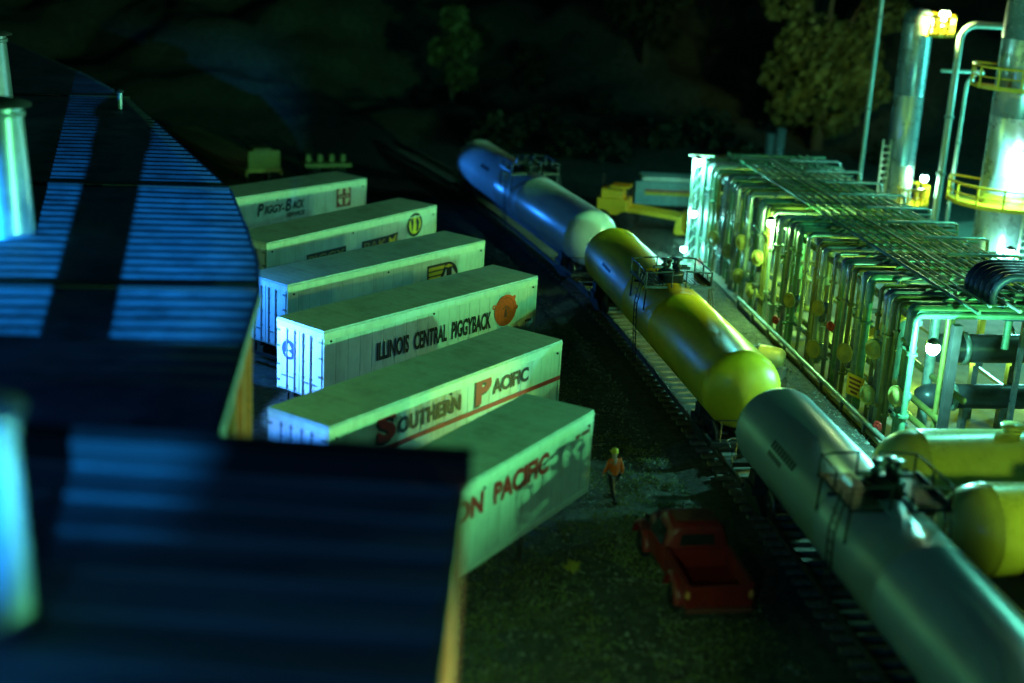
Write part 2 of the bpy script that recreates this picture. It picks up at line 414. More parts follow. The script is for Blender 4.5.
MB().box((-2.15, YS + .004, 2.58), (2.7, .012, .58)).build('sign_panel', M_INK, t)
e = MB(); e.prism([(2.38, 2.80), (2.62, 2.62), (2.92, 2.86), (2.8, 2.35), (2.38, 2.35)], YS - .004, YS - .010)
words('panel_lettering', mat('dull_ochre_lettering', (.28, .2, .05), .6), t, [('PIGGY', -3.4, 2.36, -.9, 2.76), ('PAK', .5, 2.36, 2.2, 2.76)], YS - .006)
e.build('panel_wedge', M_YEL, t)
t = T['D']
e = MB(); e.prism([(2.2, 2.15), (2.2, 3.24)] + [(3.55 + .72 * math.cos(PI / 2 - k * PI / 16), 2.52 + .72 * math.sin(PI / 2 - k * PI / 16)) for k in range(9)] + [(4.27, 2.15)], YS + .010, YS - .002); e.build('emblem', M_INK, t)
e = MB()
for j, z in enumerate((3.05, 2.83, 2.61, 2.39)):
    e.prism([(2.27, z - .075), (2.27, z + .085), (3.35 - j * .12, z + .085), (3.25 - j * .12, z - .075)], YS - .004, YS - .008)
e.prism([(3.3, 3.05), (3.62, 3.14), (3.9, 3.02), (3.6, 2.98)], YS - .004, YS - .008)
e.build('emblem_stripe', M_YEL, t)
e = MB(); e.prism([(3.1, 2.25), (3.45, 2.95), (3.5, 2.25)], YS - .004, YS - .008); e.prism([(3.85, 2.25), (3.82, 2.97), (4.14, 2.6), (4.16, 2.25)], YS - .004, YS - .008); e.build('emblem_mark', WHITEW, t)

# ------------------------------------------------------------------ railway track and tank cars
AXPT = [at(464, 152, 2.65), at(604, 247, 2.65), at(764, 413, 2.65), at(850, 511, 2.65)]
P1, P2, P3 = [Vector((p.x, p.y, 0)) for p in AXPT[1:]]
P0 = Vector((AXPT[0].x, AXPT[0].y, 0))
dW = (P1 - P0).normalized(); dY = (P2 - P1).normalized(); dS = (P3 - P2).normalized()
ctl = [P0 - dW * 95 + Vector((-38, 8, 0)), P0 - dW * 60 + Vector((-17, 2, 0)), P0 - dW * 30 + Vector((-4.5, 0, 0)), P0 - dW * 3, P1 - dW * 2, P2 - dY * 2.5, P2 + dS * 10, P2 + dS * 24, P2 + dS * 44]
def catmull(P, n=24):
    out = []
    for i in range(len(P) - 1):
        a = P[max(i - 1, 0)]; b = P[i]; c = P[i + 1]; d = P[min(i + 2, len(P) - 1)]
        for k in range(n):
            t = k / n; out.append(.5 * ((2 * b) + (c - a) * t + (2 * a - 5 * b + 4 * c - d) * t * t + (3 * b - a - 3 * c + d) * t ** 3))
    return out + [P[-1]]
path = catmull(ctl)
def resample(P, step):
    out = [(P[0], (P[1] - P[0]).normalized())]; acc = 0
    for a, b in zip(P, P[1:]):
        l = (b - a).length; d = (b - a).normalized(); s = step - acc
        while s <= l: out.append((a + d * s, d)); s += step
        acc = (acc + l) % step
    return out
def sweep(P, prof):
    mb = MB(); vs = []; n = len(prof)
    for i, p in enumerate(P):
        d = (P[min(i + 1, len(P) - 1)] - P[max(i - 1, 0)]).normalized(); nl = Vector((-d.y, d.x, 0))
        for u, z in prof: vs.append(p + nl * u + Vector((0, 0, z)))
    fs = [(i * n + k, i * n + (k + 1) % n, (i + 1) * n + (k + 1) % n, (i + 1) * n + k) for i in range(len(P) - 1) for k in range(n)]
    return mb.add(vs, fs)
BAL = mat('track_ballast', (.05, .05, .045), .95, var=.8, scale=4, bump=1., bscale=9)
tag(sweep(path, [(-2.6, -.05), (-1.7, .16), (1.7, .16), (2.6, -.05)]).build('track_bed', BAL), None, None, None, 'structure')
trk = empty('railway_track', P1, 0, 'dark curving railway track on ballast under the three tank cars', 'railway track')
rp = [p - P1 for p in path]
for s in (-1, 1):
    sweep(rp, [(s * .75 - .07, .29), (s * .75 - .02, .32), (s * .75 - .02, .42), (s * .75 - .037, .43), (s * .75 - .037, .47), (s * .75 + .037, .47), (s * .75 + .037, .43), (s * .75 + .02, .42), (s * .75 + .02, .32), (s * .75 + .07, .29)]).build('rail', M_STEEL, trk)
rest = MB(); ties = resample(path, .66); near = []
for p, d in ties:
    if 24 < p.y < 86 and len(near) < 100: near.append((p, d))
    else: rest.box((p - P1) + Vector((0, 0, .20)), (.25, 2.6, .18), math.atan2(d.y, d.x))
tie_me = None
for p, d in near:
    if tie_me is None:
        o = MB().box((0, 0, 0), (.25, 2.6, .18)).build('sleeper', M_TIE, trk, .015); tie_me = o
    else:
        o = tie_me.copy(); C.objects.link(o); o.parent = trk
    o.location = (p - P1) + Vector((random.uniform(-.03, .03), random.uniform(-.03, .03), .20)); o.rotation_euler.z = math.atan2(d.y, d.x) + random.uniform(-.03, .03)
ro = rest.build('sleeper_row', M_TIE, trk); ro['kind'] = 'stuff'

R_T, AX_Z = 1.43, 2.65
def tank_car(center, d, half, m, label, off=0.):
    t = empty('tank_car', center, math.atan2(d.y, d.x), label, 'tank car', 'pressure tank cars coupled on the track')
    prof = []
    dm = .80
    for k in range(11):
        a = PI / 2 * k / 10; prof.append((max(.001, R_T * math.sin(a)), -half - dm * math.cos(a)))
    for x in (-half + .02, -half + .05, -half + .07, -2.2, -2.18, -2.12, -2.1, 2.1, 2.12, 2.18, 2.2, half - .07, half - .05, half - .02):
        k = .010 if x in (-half + .05, -2.18, -2.12, 2.12, 2.18, half - .05) else 0
        prof.append((R_T + k, x))
    for k in range(11):
        a = PI / 2 * (1 - k / 10); prof.append((max(.001, R_T * math.sin(a)), half + dm * math.cos(a)))
    MB().lathe(prof, 64, Matrix.Translation((0, 0, AX_Z)) @ AXX).build('tank', m, t)
    u = MB().box((0, 0, .98), (2 * half + 2.0, .42, .34))
    for s in (-1, 1):
        u.box((s * (half - 1.2), 0, 1.15), (.9, 2.5, .25)); u.box((s * (half - 1.2), 0, 1.45), (.55, 2.3, .5)); u.box((s * (half + 1.1), 0, 1.02), (.25, 2.7, .16))
        u.box((s * (half + .2), 1.28, 1.05), (2.0, .1, .14)); u.box((s * (half + .2), -1.28, 1.05), (2.0, .1, .14))
    u.build('underframe', M_BLACK, t)
    for s in (-1, 1):
        MB().box((s * (half + 1.45), 0, .93), (.75, .22, .26)).box((s * (half + 1.75), .06, .93), (.25, .34, .32)).build('coupler', M_STEEL, t, .03)
        rl = MB(); x0 = s * (half + 1.15)
        rl.tube([(x0 - s * .9, -1.33, 1.1), (x0 - s * .9, -1.45, 1.85), (x0 - s * .2, -1.42, 1.9), (x0, -1.2, 1.9), (x0, 1.2, 1.9), (x0 - s * .2, 1.42, 1.9), (x0 - s * .9, 1.45, 1.85), (x0 - s * .9, 1.33, 1.1)], .022, 6)
        for y in (-1.0, 0, 1.0): rl.tube([(x0, y, 1.05), (x0, y, 1.9)], .02, 6)
        rl.build('end_handrail', M_BLACK, t)
        bg = MB(); xb = s * (half - 1.2)
        for y in (-1, 1):
            bg.prism([(xb - 1.15, .62), (xb - .7, .78), (xb - .35, .95), (xb + .35, .95), (xb + .7, .78), (xb + 1.15, .62), (xb + .7, .55), (xb + .3, .42), (xb - .3, .42), (xb - .7, .55)], y * 1.0 - .08, y * 1.0 + .08)
        bg.box((xb, 0, .75), (.4, 2.0, .3)); bo = bg.build('bogie', M_BLACK, t)
        for dx in (-.85, .85):
            w = MB()
            for y in (-.75, .75):
                w.lathe([(.05, -.07), (.40, -.07), (.46, -.06), (.45, .06), (.36, .07), (.05, .07)], 24, Matrix.Translation((xb + dx, y, .90)) @ AXY)
            w.tube([(xb + dx, -.9, .90), (xb + dx, .9, .90)], .08, 10); w.build('wheelset', M_STEEL, bo)
    kids = set(t.children)
    # top platform with valves
    zt = AX_Z + R_T; zp = zt + .10
    p = MB()
    for s in (-1, 1):
        for k in range(6): p.box((0, s * (.56 + k * .15), zp - .015 * k), (2.1, .10, .04))
        p.box((-1.2, s * .95, zp - .09), (.08, .95, .09)); p.box((1.2, s * .95, zp - .09), (.08, .95, .09)); p.box((0, s * 1.02, zp - .14), (.08, 1.05, .09))
        for x in (-1.1, 1.1): p.tube([(x, s * 1.32, zp - .1), (x, s * 1.38, AX_Z + .45)], .035, 6)
        p.box((0, s * 1.4, zp), (2.15, .05, .14))
    p.build('walkway', GUNM, t)
    h = MB()
    for s in (-1, 1):
        h.tube([(-1.22, s * .25, zp + .58), (-1.22, s * 1.15, zp + .54)] + arc((-1.05, s * 1.22, zp + .52), .17, PI, PI / 2, (1, 0, 0), (0, s, 0), 4) + [(-.7, s * 1.39, zp + .54), (.9, s * 1.39, zp + .54)] + arc((1.05, s * 1.22, zp + .52), .17, PI / 2, 0, (1, 0, 0), (0, s, 0), 4) + [(1.22, s * .25, zp + .58)], .035, 8)
        for x in (-1.2, 0, 1.2): h.tube([(x, s * 1.38, zp - .1), (x, s * 1.38, zp + .56)], .038, 8)
        for x in (-1.22, 1.22): h.tube([(x, s * .3, zp - .1), (x, s * .3, zp + .58)], .03, 8)
    h.build('handrail', GUNM, t)
    MB().lathe([(.001, zt - .12), (.52, zt - .12), (.52, zt + .28), (.56, zt + .29), (.56, zt + .37), (.45, zt + .42), (.001, zt + .45)], 24).build('manway', GUNM, t)
    for i, (x, y, hh) in enumerate([(.28, .18, .62), (-.26, .22, .5), (.0, -.3, .55), (-.85, .1, .7)]):
        z = zt + (.4 if i < 3 else -.02)
        v = MB().lathe([(.001, z), (.11, z), (.11, z + hh * .4), (.15, z + hh * .42), (.15, z + hh * .52), (.08, z + hh * .56), (.08, z + hh * .85), (.17, z + hh * .87), (.17, z + hh), (.001, z + hh)], 12, Matrix.Translation((x, y, 0)))
        v.tube([(x, y, z + hh * .3), (x + .05, y + (.5 if y > 0 else -.5), z + hh * .3)], .07, 8); v.build('valve', GUNM, t)
    for s in (-1, 1):
        l = MB()
        for x in (.55, .95):
            l.tube([(x, s * 1.5, .75), (x, s * 1.62, AX_Z + .1), (x, s * 1.62, AX_Z + .7), (x, s * 1.38, zp + .3)], .028, 6)
        for k in range(11):
            z = .9 + k * .3; y = s * (1.5 + .12 * min(1, (z - .75) / 1.9)); l.tube([(.55, y, z), (.95, y, z)], .02, 6)
        l.build('ladder', M_BLACK, t)
    for o in t.children:
        if o not in kids: o.location.x = off
    return t
tc_w = tank_car(P1 - dW * 12.7, dW, 10.7, T_WHITE, 'white tank car, farthest of the three, lit blue on one side')
tc_y = tank_car(P1 + dY * 11.75, dY, 9.7, T_YEL, 'yellow tank car coupled between the white and the silver one')
def stencil(t, x0, rows):
    for j, (n, ph, w, h) in enumerate(rows):
        mb = MB()
        for i in range(n):
            a = math.radians(ph); c = (x0 + i * w * 1.45, -(R_T + .004) * math.cos(a), AX_Z + (R_T + .004) * math.sin(a))
            mb.box(c, (w, .012, h), 0, Matrix.Rotation(-a, 3, 'X'))
        mb.build('stencil_mark', M_INK, t)
tc_s = tank_car(P2 + dS * 11.3, dS, 9.7, T_GREY, 'silver grey tank car beside the cream storage tanks', -1.2)

stencil(tc_s, -6.6, [(9, 30, .16, .26), (7, 18, .12, .16)]); stencil(tc_w, -5.6, [(8, 30, .15, .22)]); stencil(tc_y, -6.4, [(10, 20, .11, .14)])
# ------------------------------------------------------------------ roundhouse
E1 = Vector((-5.25, 23.5, 0)); E2 = Vector((-6.4, 34.4, 0)); EM = Vector((-9.75, 47.2, 0)); E3 = Vector((-18.6, 67.2, 0)); E4 = Vector((-34, 92, 0))
I1 = Vector((-42, 22, 0)); I2 = Vector((-42, 25, 0)); IM = Vector((-44, 34, 0)); I3 = Vector((-50, 46, 0)); I4 = Vector((-60, 66, 0))
rh = empty('roundhouse', (E2.x, E2.y, 0), 0, 'long dark ribbed shed roof with ochre timber wall, left of the trailers', 'roundhouse')
o0 = Vector((E2.x, E2.y, 0))
def ribbed(a, b, ai, bi, z0, z1, name, period=.86):
    """ribbed roof sheet between outer edge a-b and inner edge ai-bi"""
    n = max(2, round((b - a).length / period)); mb = MB(); vs = []; rows = []
    for i in range(n):
        for (f, h) in ((0, 0), (.80, .10), (.88, 0)):
            u = (i + f) / n; rows.append((u, h))
    rows.append((1, 0)); nt = 24
    for u, h in rows:
        p = a.lerp(b, u); pi_ = ai.lerp(bi, u)
        for k in range(nt + 1):
            q = p.lerp(pi_, k / nt) - o0
            vs.append((q.x, q.y, z0 + (z1 - z0) * k / nt + h + .02 * noise.noise(Vector((q.x * .6, q.y * .6, 0)))))
    fs = [(j * (nt + 1) + k, j * (nt + 1) + k + 1, (j + 1) * (nt + 1) + k + 1, (j + 1) * (nt + 1) + k) for j in range(len(rows) - 1) for k in range(nt)]
    mb.add(vs, fs); return mb.build(name, R_TIN, rh)
OUT = [Vector((*p, 0)) for p in ((-5.25, 23.5), (-6.0, 30.3), (-6.45, 34.6), (-7.05, 37.6), (-8.1, 41.5), (-9.66, 46.9), (-12.35, 53.0), (-15.1, 59.3), (-18.4, 66.8), (-22.4, 74.0), (-34, 92))]
INN = [Vector((-40 - 20 * (k / 10) ** 1.5, 22 + 44 * (k / 10) ** 1.4, 0)) for k in range(11)]
for k in range(10): ribbed(OUT[k], OUT[k + 1], INN[k], INN[k + 1], 9.0, 9.6, 'roof')
# dark capping on the seams and along the eave
sm = MB()
for a, b in ((OUT[2], INN[2]), (OUT[5], INN[5]), (OUT[8], INN[8])):
    d = b - a; m_ = (a + b) / 2 - o0; sm.box((m_.x, m_.y, 9.36), (d.length, .22, .24), math.atan2(d.y, d.x), Matrix.Rotation(-.6 / d.length, 3, 'Y'))
sm.build('seam_capping', R_TAR, rh)
ev = MB(); wl = MB(); pst = MB(); win = MB(); gl = MB()
for a, b in zip(OUT, OUT[1:]):
    d = b - a; L_ = d.length; an = math.atan2(d.y, d.x); nrm = Vector((d.y, -d.x, 0)).normalized(); m_ = (a + b) / 2 - o0
    q = m_ + nrm * .02; ev.box((q.x, q.y, 8.90), (L_ + .1, .16, .30), an)
    q = m_ - nrm * .5; wl.box((q.x, q.y, 4.35), (L_ - .35, .3, 8.65), an)
    n = max(2, round(L_ / 4.2))
    for i in range(n + 1):
        q = a + d * (i / n) - nrm * .30 - o0; pst.box((q.x, q.y, 4.36), (.34, .34, 8.70), an)
    for i in range(n):
        q = a + d * ((i + .5) / n) - nrm * .33 - o0
        w = L_ / n - 1.5
        u = d.normalized()
        for k in (-.5, .5):
            c = q + u * (w * k); win.box((c.x, c.y, 4.6), (.16, .12, 5.6), an)
        for z in (1.9, 3.2, 4.5, 5.8, 7.3): win.box((q.x, q.y, z), (w + .1, .10, .12), an)
        for k in (-.17, .17):
            c = q + u * (w * k); win.box((c.x, c.y, 4.6), (.08, .09, 5.4), an)
        gl.box((q.x - nrm.x * .0, q.y, 4.6), (w, .05, 5.4), an)
ev.build('eave_board', mat('eave_board_paint', (.10, .12, .14), .6), rh); wl.build('wall', WALL, rh); pst.build('wall_post', POSTW, rh)
wf = win.build('window', WHITEW, rh); gl.build('pane', mat('pale_painted_glass', (.35, .40, .40), .25, var=.3, scale=1.), wf)
# smoke jacks
def jack(loc, r, h, label):
    t = empty('smoke_jack', loc, 0, label, 'smoke jack', 'smoke jacks on the shed roof')
    MB().lathe([(r * 1.06, -.3), (r * 1.03, .0), (r, h * .2), (r * .90, h * .6), (r * .80, h)], 36).build('stack', JACK, t)
    MB().lathe([(r * .80, h - .25), (r * .88, h - .24), (r * .88, h - .12), (r * .80, h - .10)], 36).build('band', JACK, t)
    c = MB().lathe([(r * .95, h + .02), (r * 1.06, h + .03), (r * 1.06, h + .08), (r * .6, h + .2), (.001, h + .26)], 36)
    c.build('hood', R_TAR, t)
    s = MB()
    for k in range(4):
        a = k * PI / 2 + .4; s.box((r * .78 * math.cos(a), r * .78 * math.sin(a), h), (.08, .08, .2))
    s.build('strut', M_BLACK, t); return t
jk = at(4, 232, 9.2)
jack((jk.x - .1, jk.y, 9.15), .92, 3.55, 'brightly lit metal smoke jack standing on the middle of the shed roof')
jf = at(-10, 118, 9.3)
jack((jf.x, jf.y, 9.3), .95, 3.3, 'farthest smoke jack at the edge of the dark roof')
vb = at(129, 110, 9.1)
vp_ = empty('vent_pipe', (vb.x - .4, vb.y, 9.1), 0, 'thin upright vent pipe near the far eave of the shed roof', 'vent pipe')
MB().tube([(0, 0, 0), (0, 0, .75)], .12, 10).build('pipe', JACK, vp_); MB().lathe([(.2, .75), (.2, .82), (.001, .9)], 12).build('cap', R_TAR, vp_)

# near annex: higher flat roof with a fire-wall capping
ax = empty('shed_annex', (-.65, 21.2, 0), 0, 'nearest dark roofed shed annex with black parapet and ochre corner post', 'shed')
XR, YN, YF = 0, -12.0, -.15       # local: right eave x=0, roof from YN to YF, height 10
mb = MB(); vs = []; rows = []
n = 10
for i in range(n):
    for f, h in ((0, .055), (.10, 0), (.30, 0)): rows.append(((i + f) / n, h))
rows.append((1, 0)); nt = 16
for u, h in rows:
    for k in range(nt + 1):
        x = XR - 24 * k / nt; y = YF + (YN - YF) * u; vs.append((x, y + .12 * x * 0, 9.72 + h + .4 * k / nt + .02 * noise.noise(Vector((x * .7, y * .7, 4)))))
mb.add(vs, [(j * (nt + 1) + k, j * (nt + 1) + k + 1, (j + 1) * (nt + 1) + k + 1, (j + 1) * (nt + 1) + k) for j in range(len(rows) - 1) for k in range(nt)])
mb.build('roof', mat('dimmed_annex_roof', (.13, .18, .20), .6, var=.75, scale=.35, stretch=(.25, 1.6, 1)), ax)  # darker colour stands in for the weaker light on the annex roof
MB().box((-11.95, .12, 4.93), (24.0, .42, 9.86)).build('firewall', mat('dark_brick', (.06, .04, .035), .9, var=.4, scale=6), ax)
MB().box((-11.92, .12, 10.04), (24.1, .60, .46)).build('parapet_cap', R_TAR, ax, .02)
MB().box((-.02, -6.2, 9.62), (.16, 11.9, .24)).build('eave_board', mat('ochre_eave_paint', (.30, .20, .07), .6), ax)
MB().box((-.45, -6.2, 4.75), (.3, 11.8, 9.5)).build('wall', WALL, ax)
ps = MB()
for y in (-.25, -4.2, -8.2, -11.9): ps.box((-.22, y, 4.76), (.38, .38, 9.52))
ps.build('wall_post', mat('cream_post_paint', (.42, .40, .27), .6, var=.2), ax)
wi = MB(); gl = MB()
for y in (-2.2, -6.2, -10.1):
    for k in (-1, 1): wi.box((-.26, y + k * 1.3, 5.6), (.14, .16, 6.4))
    for z in (2.4, 4.0, 5.6, 7.2, 8.75): wi.box((-.26, y, z), (.12, 2.7, .14))
    wi.box((-.26, y, 5.6), (.10, .08, 6.3)); gl.box((-.27, y, 5.6), (.05, 2.6, 6.3))
w_ = wi.build('window', WHITEW, ax); gl.build('pane', mat('pale_window_glass', (.30, .36, .40), .2, var=.3, scale=1.), w_)
jn = at(-4, 610, 10.1)
jack((jn.x - .1, jn.y, 10.15), .52, 2.5, 'nearest smoke jack, a blurred blue cylinder on the annex roof')

# ------------------------------------------------------------------ pipe rack
RO = Vector((14.6, 49.0, 0)); RU = Vector((-.142, .990, 0)).normalized(); RV = Vector((.990, .142, 0)).normalized()
RANG = math.atan2(RV.y, RV.x)          # local x = width, local y = length
rk = empty('pipe_rack', RO, RANG, 'long pipe rack with rows of vertical pipes bending over its top', 'pipe rack')
RL, RW, ZT = 33.0, 6.6, 5.45
fr = MB()
for y in (0.1, 8.3, 16.5, 24.7, 32.9):
    for x in ((.35, RW - .3) if y > 1 else ()):
        fr.box((x, y, 2.6), (.24, .24, 5.1))
    if y > 1: fr.box((RW / 2, y, 5.08), (RW + .2, .2, .24))
    if y > 1: fr.box((RW / 2, y, 3.3), (RW - .2, .16, .18))
for x in (.35, RW - .3):
    fr.box((x, RL / 2 + .6, 4.86), (.18, RL - 1.2, .2)); fr.box((x, RL / 2 + .6, .95), (.14, RL - 1.2, .14))
for i in range(4):
    y = .1 + 8.2 * i
    fr.tube([(RW - .3, y, .6), (RW - .3, y + 8.2, 4.7)], .07, 6)
fr.build('frame', P_DARK, rk)
MB().box((1.15, -.1, 2.6), (.30, .30, 5.2)).build('corner_post', M_BLACK, rk)
mats = [P_GAL, P_DARK, P_OCH, P_GRN, P_DARK, P_GAL, P_GRN, P_DARK]
NR = 60
for i in range(NR):
    if i in (8, 17, 30, 37, 45): continue
    y = .35 + i * (RL - .6) / (NR - 1) + random.uniform(-.08, .08)
    r = random.choice((.085, .10, .12, .14, .17)); m = random.choice(mats); zt = ZT + random.uniform(-.06, .06)
    x0 = random.uniform(-.18, .12); x1 = RW + random.uniform(-1.3, .7)
    R = .24
    pts = [(x0, y, .06), (x0, y, zt - R)] + arc((x0 + R, y, zt - R), R, PI, PI / 2, (1, 0, 0), (0, 0, 1), 6)[1:]
    if i % 5 == 2: x1 = random.uniform(2.5, 5)
    pts += [(x1 - .3, y, zt)] + arc((x1 - .3, y, zt - .3), .3, PI / 2, 0, (1, 0, 0), (0, 0, 1), 5)[1:] + [(x1, y, zt - (1.6 if i % 3 else .45))]
    mb = MB().tube(pts, r, 12)
    for z in (random.uniform(.9, 1.6), random.uniform(3.6, 4.4)):
        mb.tube([(x0, y, z - .05), (x0, y, z + .05)], r * 1.7, 12)
    mb.build('process_pipe', m, rk)
P_PALE = mat('pale_conduit_paint', (.44, .50, .42), .4, .1, var=.15, scale=5)
for k in range(12):
    x = 1.7 + k * .42; y0 = (-.5, 2.2, .4, 4.6, -.2, 1.1, 6.0, .2, -.6, 3.1, .6, -.3)[k]
    MB().tube([(x, y0, ZT + .30), (x, RL - random.uniform(0, 6), ZT + .30)], .042 if k % 4 else .07, 8).build('top_pipe', P_PALE if k % 3 else P_GRN, rk)
for k in range(6):
    y = 3 + k * 5.3
    MB().box((RW / 2 + .4, y, ZT + .19), (RW - 1.6, .08, .10)).build('top_beam', P_DARK, rk)
for k in range(10):
    y = 1.6 + k * 3.1; x0 = random.uniform(3.4, 4.6)
    MB().tube([(x0, y, ZT + .44), (RW + .5, y, ZT + .44), (RW + .7, y, ZT + .36), (RW + .75, y, ZT - .2)], .075, 8).build('crossover_pipe', P_GAL, rk)
for k in range(34):
    y = .9 + k * .95 + random.uniform(-.12, .12); xa = random.uniform(.8, 2.4); xb = RW + random.uniform(-.6, .9)
    MB().tube([(xa, y, ZT - .1), (xa, y, ZT + .08), (xa + .12, y, ZT + .17), (xb, y, ZT + .17)], random.choice((.05, .065, .08)), 8).build('deck_pipe', random.choice((P_GRN, P_GAL, P_GRN, P_PALE)), rk)
# inner rows behind the risers, seen through the gaps
for k in range(14):
    y = 1 + k * 2.3; x = random.uniform(1.2, 4.6)
    MB().tube([(x, y, .05), (x, y, ZT - .3)], random.choice((.1, .14, .2)), 10).build('inner_riser', random.choice(mats), rk)
for z, x in ((.9, .9), (1.35, 1.3), (2.2, 2.0)):
    MB().tube([(x, .3, z), (x, RL - .4, z)], .13, 10).build('low_pipe', P_OCH, rk)
MB().tube([(-.55, -.5, .45), (-.55, RL * .62, .45)], .10, 10).build('low_pipe', P_GAL, rk)
for k in range(9): MB().box((-.55, .4 + k * 2.5, .2), (.12, .12, .45)).build('pipe_support', P_DARK, rk)
MB().box((1.4, 6.6, 3.2), (.18, 5.6, .3), 0, Matrix.Rotation(-.5, 3, 'X')).build('brace', P_YEL, rk)
# valves on the riser face
inv = Matrix.Rotation(-RANG, 4, 'Z')
def face(px, py, off=-.28):
    p = on_plane(px, py, RO + RV * off, RV); return inv @ (p - RO)
for i, (px, py) in enumerate([(819, 308), (814, 349), (845, 353), (874, 349), (868, 395), (897, 396), (728, 251), (758, 258), (742, 242), (739, 276), (752, 291), (714, 238), (790, 300)]):
    c = face(px, py); c.z = max(c.z, .75); r = .40 if i not in (0, 12) else .34
    M = Matrix.Translation(c) @ Matrix.Rotation(.42, 4, 'Z') @ Matrix.Rotation(-PI / 2, 4, 'Y')
    dsc = MB().lathe([(.001, .10), (r * .55, .11), (r * .62, .05), (r * .9, .05), (r, .08), (r, -.02), (r * .4, -.06), (.12, -.08), (.12, -.3)], 26, M).build('valve_wheel', P_DISC, rk)
    b = MB(); x = c.x + .28
    b.tube([(x, c.y, c.z + 1.0), (x, c.y, c.z + .3)], .12, 10); b.ball((x, c.y, c.z), .27)
    b.tube([(x, c.y, c.z - .2)] + arc((x, c.y + .28, c.z - .35), .28, PI, 2 * PI, (0, 1, 0), (0, 0, 1), 8) + [(x, c.y + .56, c.z + .6)], .11, 10)
    b.build('valve_body', P_GAL if i % 2 else P_DARK, dsc)
for px, py in ((776, 320), (878, 426), (831, 326), (700, 262)):
    c = face(px, py, -.45); c.z = max(c.z, .3)
    MB().lathe([(.001, .05), (.07, .05), (.09, 0), (.19, 0), (.21, .03), (.19, .06), (.09, .02), (.03, -.25)], 16, Matrix.Translation(c) @ Matrix.Rotation(.5, 4, 'Z') @ Matrix.Rotation(-PI / 2, 4, 'Y')).build('valve_handle', P_REDV, rk)
c = face(855, 386, -.30)
sg = MB().box(c, (.05, .95, .85), .35).build('sign_plate', P_YEL, rk)
mk = MB(); d = Matrix.Rotation(.35, 3, 'Z')
for j, (w, z) in enumerate(((.7, .26), (.62, .08), (.66, -.1), (.4, -.27))):
    mk.box(Vector(c) + d @ Vector((-.03, 0, z)), (.012, w, .09), .35)
mk.build('sign_mark', M_MAROON, sg)
for lo in ((926, 398, 2.5),):
    pass
# yellow pump beside the rack foot
pc = at(770, 355, .9)
pm = empty('pump', (pc.x - .1, pc.y, 0), RANG + 2.6, 'stubby yellow pump with dark motor end beside the pipe rack foot', 'pump')
MB().lathe([(.001, -.75), (.30, -.72), (.42, -.55), (.45, 0), (.45, .35)], 24, Matrix.Translation((0, 0, .85)) @ AXX).build('casing', P_DISC, pm)
MB().lathe([(.47, .35), (.47, .45), (.36, .47), (.36, .95), (.28, 1.05), (.001, 1.06)], 24, Matrix.Translation((0, 0, .85)) @ AXX).build('motor', P_DARK, pm)
MB().box((0, 0, .2), (1.6, .6, .4)).build('plinth', CONC, pm)

# large lines crossing under the near end of the rack
def big_pipe(px, py, z, r, label, x1=26):
    c = at(px, py, z); t = empty('pipeline', (c.x, c.y, 0), RANG, label, 'pipeline', 'thick pipelines crossing under the rack')
    MB().lathe([(.001, -.45), (r * .6, -.38), (r * .95, -.1), (r, .1), (r, x1)], 32, Matrix.Translation((0, 0, z)) @ AXX).build('pipe', mat('black_pipeline_coating', (.05, .06, .065), .32, .3), t)
    MB().lathe([(r, .9), (r * 1.16, .9), (r * 1.16, 1.1), (r, 1.1)], 32, Matrix.Translation((0, 0, z)) @ AXX).build('flange', P_GAL, t)
    for k in range(7):
        s = MB().box((1.6 + k * 1.5, 0, (z - r) / 2), (.22, .3, z - r)); s.box((1.6 + k * 1.5, 0, z - r * .8), (.3, r * 1.3, .3)); s.build('support', P_DARK, t)
    return t
big_pipe(938, 348, 3.0, .57, 'upper thick dark pipeline with a blue sheen under the rack end')
big_pipe(926, 396, 1.45, .48, 'lower thick pipeline with pale flanged end under the rack')
# bundle of loop pipes at the right edge
lp = at(1000, 292, 6.0)
lo = empty('loop_pipe_bundle', (lp.x, lp.y, 0), RANG, 'bundle of dark pipes bending down in a tight loop over the rack', 'pipe bundle')
for k in range(6):
    y = k * .42 - .4; R = .75
    MB().tube([(7, y, 6.65)] + [(.3, y, 6.65)] + arc((.3, y, 6.65 - R), R, PI / 2, 3 * PI / 2, (1, 0, 0), (0, 0, 1), 10)[1:] + [(7, y, 6.65 - 2 * R)], .15, 12).build('loop_pipe', mat('blue_black_pipe', (.03, .05, .09), .4, .2), lo)
mb = MB()
for k in (1.5, 4.5): mb.box((k, .6, 2.7), (.18, .18, 5.4)); mb.box((k, .6, 5.42), (.2, 3.0, .14))
mb.build('stand', P_DARK, lo)

# refinery pad
pa = [RO + RV * -.5 + RU * -1.6, RO + RV * 40 + RU * -1.6, RO + RV * 40 + RU * 48, RO + RV * -.5 + RU * 34.5]
mb = MB(); n = 4
vs = [(p.x, p.y, .0) for p in pa] + [(p.x, p.y, .13) for p in pa]
mb.add(vs, [(4, 5, 6, 7), (0, 1, 5, 4), (1, 2, 6, 5), (2, 3, 7, 6), (3, 0, 4, 7)])
tag(mb.build('pavement', CONC), None, None, None, 'structure')

